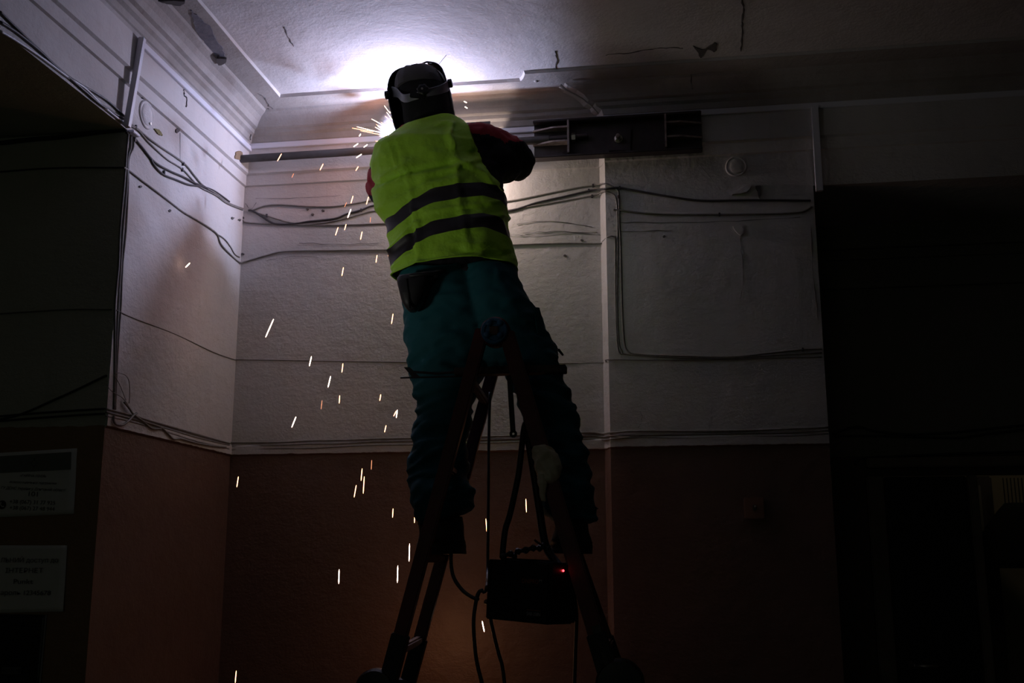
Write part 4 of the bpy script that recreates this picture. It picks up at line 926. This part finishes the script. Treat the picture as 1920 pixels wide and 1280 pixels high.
# hinges
for Y, c in ((YN, hingeN), (YFR, hingeF)):
    m = MB(); m.lathe(c + Vector((0, .022, 0)), (0, -1, 0), [(.042, 0), (.049, .006), (.049, .034), (.044, .040)], 36); h_ = m.build('hinge', RED, lad, True); autosmooth(h_)
    if Y == YN:
        kc = c + Vector((0, -.020, 0)); m = MB(); m.lathe(kc, (0, -1, 0), [(.043, -.002), (.043, .006), (.040, .010), (.032, .0095), (.030, .006), (.020, .006)], 40); k_ = m.build('hinge_knob', BLUEP, lad, True); autosmooth(k_)
        m = MB()
        for (dx, dy) in ((-9, -15), (12.5, -15), (-13, 8), (12, 10)):
            q = P(929 + dx, 623 + dy, YN - .032) if False else kc + Vector((dx * 1.68e-3, 0, -dy * 1.62e-3)); m.lathe(q, (0, -1, 0), [(.0105, 0), (.0105, .012), (.008, .017), (.003, .0185)], 18)
        m.build('grip_stud', BLUEP, k_, True)
        m = MB(); m.lathe(kc, (0, -1, 0), [(.020, .004), (.020, .010), (.017, .0115)], 4); m.build('centre_plate', mat('hinge_centre', (0.10, 0.045, 0.025), .5), k_)
for c, r in ((P(705, 1292, YN), .062), (P(755, 1300, YFR), .055), (P(1163, 1281, YN), .072), (P(1180, 1290, YFR), .055)):
    m = MB(); m.lathe(c + Vector((0, .024, 0)), (0, -1, 0), [(r * .93, 0), (r, .008), (r, .040), (r * .9, .048), (r * .45, .050)], 36); autosmooth(m.build('hinge', DISC, lad))
# lettering and worn label on the right near rail
dr_ = (dN - cN).normalized()
def sticker(y0, y1, w0, col, name):
    a = P(950 + (y0 - 624) * .298 + 3, y0, YN - .0165); b = P(950 + (y1 - 624) * .298 + 3, y1, YN - .0165)
    m = MB(); m.beam(a, b, w0, .0008, (1, 0, 0), .0002); m.build(name, col, rNR[0])
sticker(1172, 1192, .026, mat('worn_sticker', (0.10, 0.10, 0.10), .5, var=(60, (0.02, 0.02, 0.02), .2)), 'worn_sticker')
Rt = Matrix.Rotation(radians(73), 3, 'Y')
o = text('PROFESSIONAL', 1122, 1206, 6.5, rNR[0], mt=mat('faded_letter', (0.10, 0.09, 0.08), .5), Y=YN - .0225, wpx=68, slope=radians(73))
# rag of film tied round the right rail
FILM = mat('yellowed_film', (0.75, 0.68, 0.48), .35, bump=[(50, .6, .006)])
def rag():
    st = [(1004, 838, 1022, 834, YN, .022, .022), (1003, 850, 1036, 845, YN, .03, .024), (1007, 868, 1046, 862, YN, .030, .026), (1011, 885, 1047, 885, YN, .030, .024), (1013, 897, 1040, 905, YN, .026, .022), (1014, 905, 1024, 908, YN, .018, .018)]
    o = cloth_loft('film_wrap', st, 40, 40, FILM, None, lambda v, px, py, t, n: fold(v, 34, .011, 3, (1, 1, .6)), 2.4, solid=.0008)
    tag(o, 'yellowed plastic film tied around the right-hand near rail of the ladder', 'plastic film')
    t_ = cloth_loft('loose_end', [(1009, 885, 1022, 890, YN - .03, .006, .006), (1009, 905, 1024, 908, YN - .032, .007, .006), (1012, 920, 1022, 922, YN - .030, .005, .005), (1015, 938, 1022, 940, YN - .028, .003, .003)], 24, 20, FILM, o, lambda v, px, py, t, n: fold(v, 40, .003, 7), 2.2, caps=True)
rag()
# hammer-like chipping tools and boards laid across the ladder top
m = MB(); a = P(854, 698, YN + .07); b = P(1062, 692, YN + .07); m.beam(a, b, .024, .05, (0, 0, 1), .002); o = m.build('tool_board', mat('weathered_board', (0.035, 0.025, 0.022), .7, var=(20, (0.10, 0.07, 0.06), .15)))
tag(o, 'narrow weathered board lying across the ladder rails under its hinge', 'board')
m = MB(); m.tube([P(751, 708, YN + .08), P(800, 707, YN + .08), P(870, 705, YN + .08)], .003, 8); o = m.build('steel_rod', BLACKM); tag(o, 'thin black rod sticking out to the left below the board', 'rod')
m = MB(); m.prism([P(757, 688, YN + .06), P(768, 688, YN + .06), P(786, 705, YN + .06), P(772, 706, YN + .06)], (0, .006, 0)); o = empty('chipping_hammer', P(800, 700, YN + .06), 'black chipping hammer lying on the left end of the board, blade pointing left', 'hammer')
m.build('blade', BLACKM, o); m = MB(); m.tube([P(776, 697, YN + .063), P(820, 700, YN + .063), P(862, 697, YN + .06)], .004, 8); m.build('handle', BLACKM, o)
def flatbar():
    o = empty('flat_bar_tool', P(957, 705, YN + .10), 'flat black bar with a round hole hanging below the middle of the ladder top', 'tool')
    a = P(955, 700, YN + .10); b = P(962, 810, YN + .10); m = MB(); m.beam(a, b, .017, .004, (1, 0, 0), .0005); m.build('bar', BLACKM, o)
    m = MB(); c = P(962.5, 813, YN + .10); bm = []
    n = 24; ro, ri = .0125, .004; y0, y1 = -.002, .002
    R1 = [[c + Vector((r * cos(2 * pi * k / n), y, r * sin(2 * pi * k / n))) for k in range(n)] for r, y in ((ro, y0), (ro, y1), (ri, y1), (ri, y0), (ro, y0))]
    m.loft(R1, caps=False); m.build('eye', BLACKM, o)
flatbar()

# ------------------------------------------------------------------ welding machine slung from the ladder
def machine():
    Y0 = YN + .06
    c = P(918, 1047, Y0)
    # side face corners and front corner, built as a turned box
    ang = radians(-33); u = Vector((cos(ang), sin(ang), 0)); v = Vector((-sin(ang), cos(ang), 0))   # u: along the side, v: into depth
    tl = P(920, 1048, Y0); k = mpp(Y0, 950, 1100)
    L = 118 * k / .83; Wd = .125; Hh = 108 * k
    tilt = Matrix.Rotation(radians(2.5), 3, 'Y')
    R = tilt @ Matrix((u, v, Vector((0, 0, 1)))).transposed()
    def q(a, b, cc): return tl + R @ Vector((a, b, cc))
    o = empty('welding_machine', q(L / 2, Wd / 2, -Hh), 'black box-shaped welding inverter with a red light slung from the ladder', 'welding machine')
    m = MB(); m.box(q(L / 2, Wd / 2, -Hh / 2), (L, Wd, Hh), R, .006); body = m.build('housing', BLACKM, o)
    m = MB(); m.box(q(L + .004, Wd / 2, -Hh / 2 + .002), (.014, Wd + .004, Hh - .004), R, .005); fp_ = m.build('front_panel', BLACKP, o)
    m = MB(); m.box(q(.002 - .006, Wd / 2, -Hh / 2), (.012, Wd + .004, Hh), R, .004); m.build('rear_panel', BLACKP, o)
    m = MB(); m.box(q(L * .5, Wd * .3, .003), (L * .8, .02, .006), R, .002); m.build('carry_rail', BLACKP, o)
    for i in range(11):
        m = MB(); m.box(q(L * .22, -.001, -Hh * (.32 + .056 * i)), (L * .26, .003, .0034), R, .0008); m.build('vent_louvre', mat('louvre', (.018, .018, .019), .4) if i == 0 else bpy.data.materials['louvre'], body)
    ogrn = mat('logo_rust_red', (0.45, 0.12, 0.05), .5); wht = mat('print_white', (.6, .6, .6), .5)
    def side_text(s, a, cc, h, wd, mt, par):
        cu = bpy.data.curves.new('t', 'FONT'); cu.body = s; to = bpy.data.objects.new('t', cu); COL.objects.link(to)
        me = bpy.data.meshes.new_from_object(to.evaluated_get(bpy.context.evaluated_depsgraph_get())); bpy.data.objects.remove(to)
        xs = [v_.co.x for v_ in me.vertices]; ys_ = [v_.co.y for v_ in me.vertices]; sx = wd / (max(xs) - min(xs)); sy = h / (max(ys_) - min(ys_))
        for v_ in me.vertices: v_.co = q(a + v_.co.x * sx, -.0012, cc + v_.co.y * sy)
        link('lettering', me, mt, par)
    side_text('DNIPRO', L * .56, -Hh * .36, .0125, L * .27, ogrn, body); side_text('M', L * .845, -Hh * .325, .007, L * .04, wht, body)
    side_text('SAB-258N', L * .66, -Hh * .875, .0095, L * .22, wht, body)
    m = MB(); m.box(q(L * .77, -.0008, -Hh * .79), (L * .22, .001, .0015), R); m.build('printed_line', ogrn, body)
    led = q(L + .0125, Wd * .40, -Hh * .13)
    m = MB(); m.lathe(led, (R @ Vector((1, 0, 0))), [(.0034, 0), (.0034, .002), (.002, .0035)], 14); m.build('indicator_light', emit('red_led', (1.0, .03, .04), 9.0), fp_, True)
    m = MB()
    for i in range(5):
        r = .012 + .009 * i; cc = q(L + .0115, Wd * .5, -Hh * .66)
        m.tube([cc + R @ Vector((0, r * cos(2 * pi * k_ / 28), r * sin(2 * pi * k_ / 28))) for k_ in range(29)], .0012, 5)
    m.build('fan_grille', BLACKP, fp_)
    for (b_, cc) in ((.3, -.50), (.3, -.74)):
        m = MB(); p0 = q(-.012, Wd * b_, Hh * cc); m.tube([p0, p0 - (R @ Vector((1, 0, 0))) * .035], [.012, .009], 14); m.build('cable_plug', BLACKP, o, True)
    return q, L, Wd, Hh
q, ML, MW, MH = machine()
def free_cable(name, label, pts, r, mt=CABLE_D, cat='cable', flat=None):
    m = MB()
    if flat: m.flat = flat; m.tube(smooth_path(pts, 6), r, 8, flat=(0, 1, 0))
    else: m.tube(smooth_path(pts, 6), r, 8)
    o = m.build(name, mt, None, True); tag(o, label, cat); return o
YM = YN + .10
free_cable('power_cable', 'thick grey-black cable curving from behind the left boot into the machine', [P(846, 1030, YN + .18), P(846, 1060, YN + .18), P(852, 1085, YN + .16), P(868, 1107, YN + .14), P(885, 1119, YN + .11), P(896, 1123, YN + .09)], .0062, mat('cable_grey', (0.03, 0.035, 0.035), .5))
free_cable('power_cable', 'cable leaving the back of the machine and hanging down in front of the brown wall', [P(906, 1106, YM), P(898, 1110, YM), P(892, 1130, YM), P(888, 1165, YM), P(890, 1210, YM), P(895, 1245, YM), P(905, 1285, YM), P(918, 1340, YM)], .0062)
free_cable('power_cable', 'cable hanging out from under the lower left corner of the machine', [P(917, 1146, YM + .02), P(925, 1185, YM + .02), P(935, 1225, YM + .02), P(942, 1250, YM + .02), P(946, 1285, YM + .02), P(948, 1340, YM)], .0058)
free_cable('power_cable', 'cable hanging down beside the right front edge of the machine', [P(1070, 1098, YM), P(1078, 1125, YM), P(1081, 1160, YM), P(1079, 1220, YM), P(1077, 1285, YM), P(1076, 1340, YM)], .0058)
free_cable('power_cable', 'straight thin cable hanging from the ladder top past the left end of the machine', [P(919, 735, YFR - .05), P(917, 800, YFR - .05), P(916, 900, YFR - .05), P(915, 1000, YFR - .05), P(914, 1075, YFR - .05), P(911, 1105, YM + .04), P(906, 1110, YM)], .0052)
free_cable('carry_strap', 'black webbing strap running from the right rail down to the left end of the machine', [P(990, 790, YN + .03), P(983, 800, YN + .04), P(977, 850, YN + .06), P(972, 890, YN + .06), P(965, 925, YN + .06), P(956, 965, YN + .06), P(948, 990, YN + .06), P(944, 1020, YN + .06), P(942, 1046, YN + .06)], [.0095] * 49, BLACKM, 'strap')
free_cable('carry_strap', 'black webbing strap running behind the right rail down to the front of the machine', [P(988, 790, YN + .03), P(992, 830, YN + .05), P(1000, 880, YN + .06), P(1006, 920, YN + .06), P(1012, 960, YN + .06), P(1018, 1000, YN + .06), P(1024, 1025, YN + .05), P(1036, 1045, YN + .03), P(1050, 1062, YN + .01)], [.0125] * 49, BLACKM, 'strap')
o = free_cable('tie_strap', 'knotted black strap tied across the top of the machine', [P(940, 1045, YN + .05), P(955, 1038, YN + .04), P(963, 1042, YN + .05), P(970, 1034, YN + .05), P(985, 1031, YN + .05), P(1000, 1027, YN + .05), P(1012, 1027, YN + .05), P(1022, 1022, YN + .04), P(1028, 1028, YN + .04)], [.009 + .003 * sin(k * 1.1) for k in range(49)], BLACKM, 'strap')
m = MB(); m.tube([P(1020, 1024, YN + .04), P(1010, 1018, YN + .03), P(1002, 1012, YN + .03)], .0035, 6); m.build('loose_end', BLACKM, o)

# ------------------------------------------------------------------ sparks
HOT = emit('spark_orange', (1.0, 0.42, 0.20), 7.0); HOTW = emit('spark_white', (1.0, 0.66, 0.50), 14.0); DIMS = emit('spark_dim', (1.0, 0.36, 0.18), 1.6)
def spark(x0, y0, x1, y1, Y, r, mt, label, grp, nm='spark'):
    a = P(x0, y0, Y); b = P(x1, y1, Y); m = MB(); m.tube([a, a.lerp(b, .12), a.lerp(b, .5), a.lerp(b, .88), b], [r * .35, r * .9, r, r * .9, r * .4], 6)
    return tag(m.build(nm, mt), label, 'spark', grp)
ups = [(543, 113, 537, 125, 0), (528, 288, 520, 302, 0), (606, 307, 600, 319, 0), (551, 325, 547, 333, 2), (672, 312, 667, 320, 0), (662, 367, 658, 381, 0), (691, 369, 687, 383, 0), (650, 379, 646, 388, 2), (658, 392, 652, 408, 1), (634, 426, 629, 441, 0), (649, 420, 646, 431, 0), (679, 434, 676, 449, 0), (695, 407, 694, 417, 2), (731, 462, 728, 480, 0), (707, 478, 705, 492, 0), (644, 501, 641, 517, 0), (737, 499, 736, 511, 0), (513, 598, 498, 632, 1), (737, 588, 734, 607, 0), (584, 668, 580, 686, 1), (643, 681, 641, 698, 0), (620, 705, 615, 726, 1), (714, 739, 712, 751, 0), (637, 741, 636, 756, 0), (604, 750, 602, 767, 2), (745, 768, 743, 783, 1), (743, 770, 738, 780, 0), (724, 797, 721, 810, 0), (555, 781, 547, 801, 1)]
los = [(447, 893, 444, 913, 0), (697, 862, 696, 880, 2), (679, 878, 677, 901, 0), (683, 893, 681, 925, 0), (668, 909, 664, 932, 0), (986, 935, 987, 960, 0), (737, 953, 736, 970, 0), (778, 953, 777, 980, 0), (911, 972, 913, 999, 0), (768, 1019, 767, 1052, 1), (746, 1060, 745, 1092, 1), (636, 1067, 635, 1094, 1), (904, 1164, 908, 1184, 1), (443, 1257, 441, 1280, 0)]
MS = [HOT, HOTW, DIMS]
for i, (a, b, c, d, k) in enumerate(ups):
    spark(a, b, c, d, -.24 - .03 * (i % 4), [.0018, .0021, .0012][k], MS[k], ['glowing orange spark of middling length falling in front of the pale wall', 'longest brightest sort of spark falling in front of the pale wall', 'faint dim spark hardly glowing in front of the pale wall'][k], ['sparks falling before the pale wall', 'bright long sparks before the pale wall', 'faint sparks before the pale wall'][k])
for i, (a, b, c, d, k) in enumerate(los):
    spark(a, b, c, d, -.30 - .03 * (i % 4), [.0017, .0020, .0012][k], MS[k], ['thin orange spark falling in front of the dark brown lower wall', 'bright whitish spark falling in front of the dark brown lower wall', 'faint dim spark at the top of the brown wall'][k], ['sparks falling before the brown wall', 'bright sparks before the brown wall', None][k])
for (a, b, c, d) in ((313, 453, 301, 461), (356, 493, 348, 501)):
    spark(a, b, c, d, -.62, .0020, HOTW, 'short spark flying in front of the bright left wall', 'sparks before the left wall')
for (a, b, c, d) in ((870, 190, 875, 192.5), (871.5, 200, 876.5, 203)):
    spark(a, b, c, d, -.5, .0020, HOTW, 'tiny white spark just right of the welding helmet', 'sparks right of the helmet')
spark(1014.5, 597, 1018, 614, -1.0, .0022, HOT, 'lone spark beside the right thigh pocket of the welder', None)
spark(992, 834, 992, 867, -.6, .0038, mat('x', (1, 1, 1)) if False else HOT, 'thick orange spark between the two straps under the ladder', None)
OX, OY = 741, 253
burst = [(660, 240, 700, 247), (669, 237.5, 735, 254), (676, 245, 726, 255), (697, 223, 733, 243), (705, 233, 731, 249), (703, 238, 730, 253), (714.5, 229, 734, 241), (720.5, 198, 731, 212), (732, 197, 738, 210), (725, 210.5, 741, 232), (722, 217, 740, 235), (731, 209, 742, 226), (704, 264.5, 722, 266), (716, 268.5, 730, 266), (720, 279, 728, 277), (705, 288, 735, 259), (711, 255, 727, 257), (726, 243, 736, 247), (715, 242, 729, 250), (708, 236, 716, 242)]
for i, (a, b, c, d) in enumerate(burst):
    spark(a, b, c, d, ARC.y - .06 - .008 * (i % 3), .0011, HOTW if i % 2 else HOT, 'fine spark spraying out of the weld to the left of the helmet', 'sparks bursting from the weld')
for i, (a, b, c, d) in enumerate(((663, 275, 671.5, 269), (682, 276, 689, 271), (705, 270.5, 713.6, 264.5), (668, 295.6, 678, 289), (673.5, 255.5, 676.5, 251), (724, 277, 731, 271), (722, 281, 727, 275))):
    spark(a, b, c, d, ARC.y - .06, .0019, HOTW, 'short thick spark dropping away just below the weld burst', 'sparks dropping below the weld burst')

# ------------------------------------------------------------------ thin smoke curling up from the weld
def smoke(name, c, sx, sy, sz, dens, label, col=(0.9, 0.92, 1.0), seed=0.0, sc=28, thr=.5):
    bm = bmesh.new(); bmesh.ops.create_icosphere(bm, subdivisions=3, radius=1)
    for v in bm.verts: v.co = Vector((v.co.x * sx, v.co.y * sy, v.co.z * sz)) * (1 + .25 * noise.noise(v.co * 1.6 + Vector((seed, 0, 0))))
    me = bpy.data.meshes.new(name); bm.to_mesh(me); bm.free()
    m = bpy.data.materials.new(name); m.use_nodes = True; N = m.node_tree.nodes; L = m.node_tree.links; N.clear()
    o_ = N.new('ShaderNodeOutputMaterial'); v_ = N.new('ShaderNodeVolumeScatter'); v_.inputs['Color'].default_value = (*col, 1); v_.inputs['Anisotropy'].default_value = .2
    tc = N.new('ShaderNodeTexCoord'); n = N.new('ShaderNodeTexNoise'); n.inputs['Scale'].default_value = sc; n.inputs['Detail'].default_value = 4; n.inputs['Distortion'].default_value = 1.6
    mp = N.new('ShaderNodeMapRange'); mp.inputs['From Min'].default_value = thr; mp.inputs['From Max'].default_value = thr + .2; mp.inputs['To Min'].default_value = 0; mp.inputs['To Max'].default_value = dens
    g = N.new('ShaderNodeTexGradient'); g.gradient_type = 'SPHERICAL'; mm = N.new('ShaderNodeMapping'); mm.inputs['Scale'].default_value = (1 / sx, 1 / sy, 1 / sz); mu = N.new('ShaderNodeMath'); mu.operation = 'MULTIPLY'
    L.new(tc.outputs['Object'], mm.inputs['Vector']); L.new(mm.outputs[0], g.inputs['Vector'])
    L.new(tc.outputs['Object'], n.inputs['Vector']); L.new(n.outputs['Fac'], mp.inputs['Value']); L.new(mp.outputs[0], mu.inputs[0]); L.new(g.outputs['Fac'], mu.inputs[1]); L.new(mu.outputs[0], v_.inputs['Density']); L.new(v_.outputs[0], o_.inputs['Volume'])
    o = link(name, me, m); o.location = c; tag(o, label, 'smoke', None, 'stuff'); return o
smoke('smoke_puff', P(728, 240, ARC.y - .05), .055, .05, .07, 14.0, 'thin pale smoke curling up from the weld beside the helmet', sc=30, thr=.42)
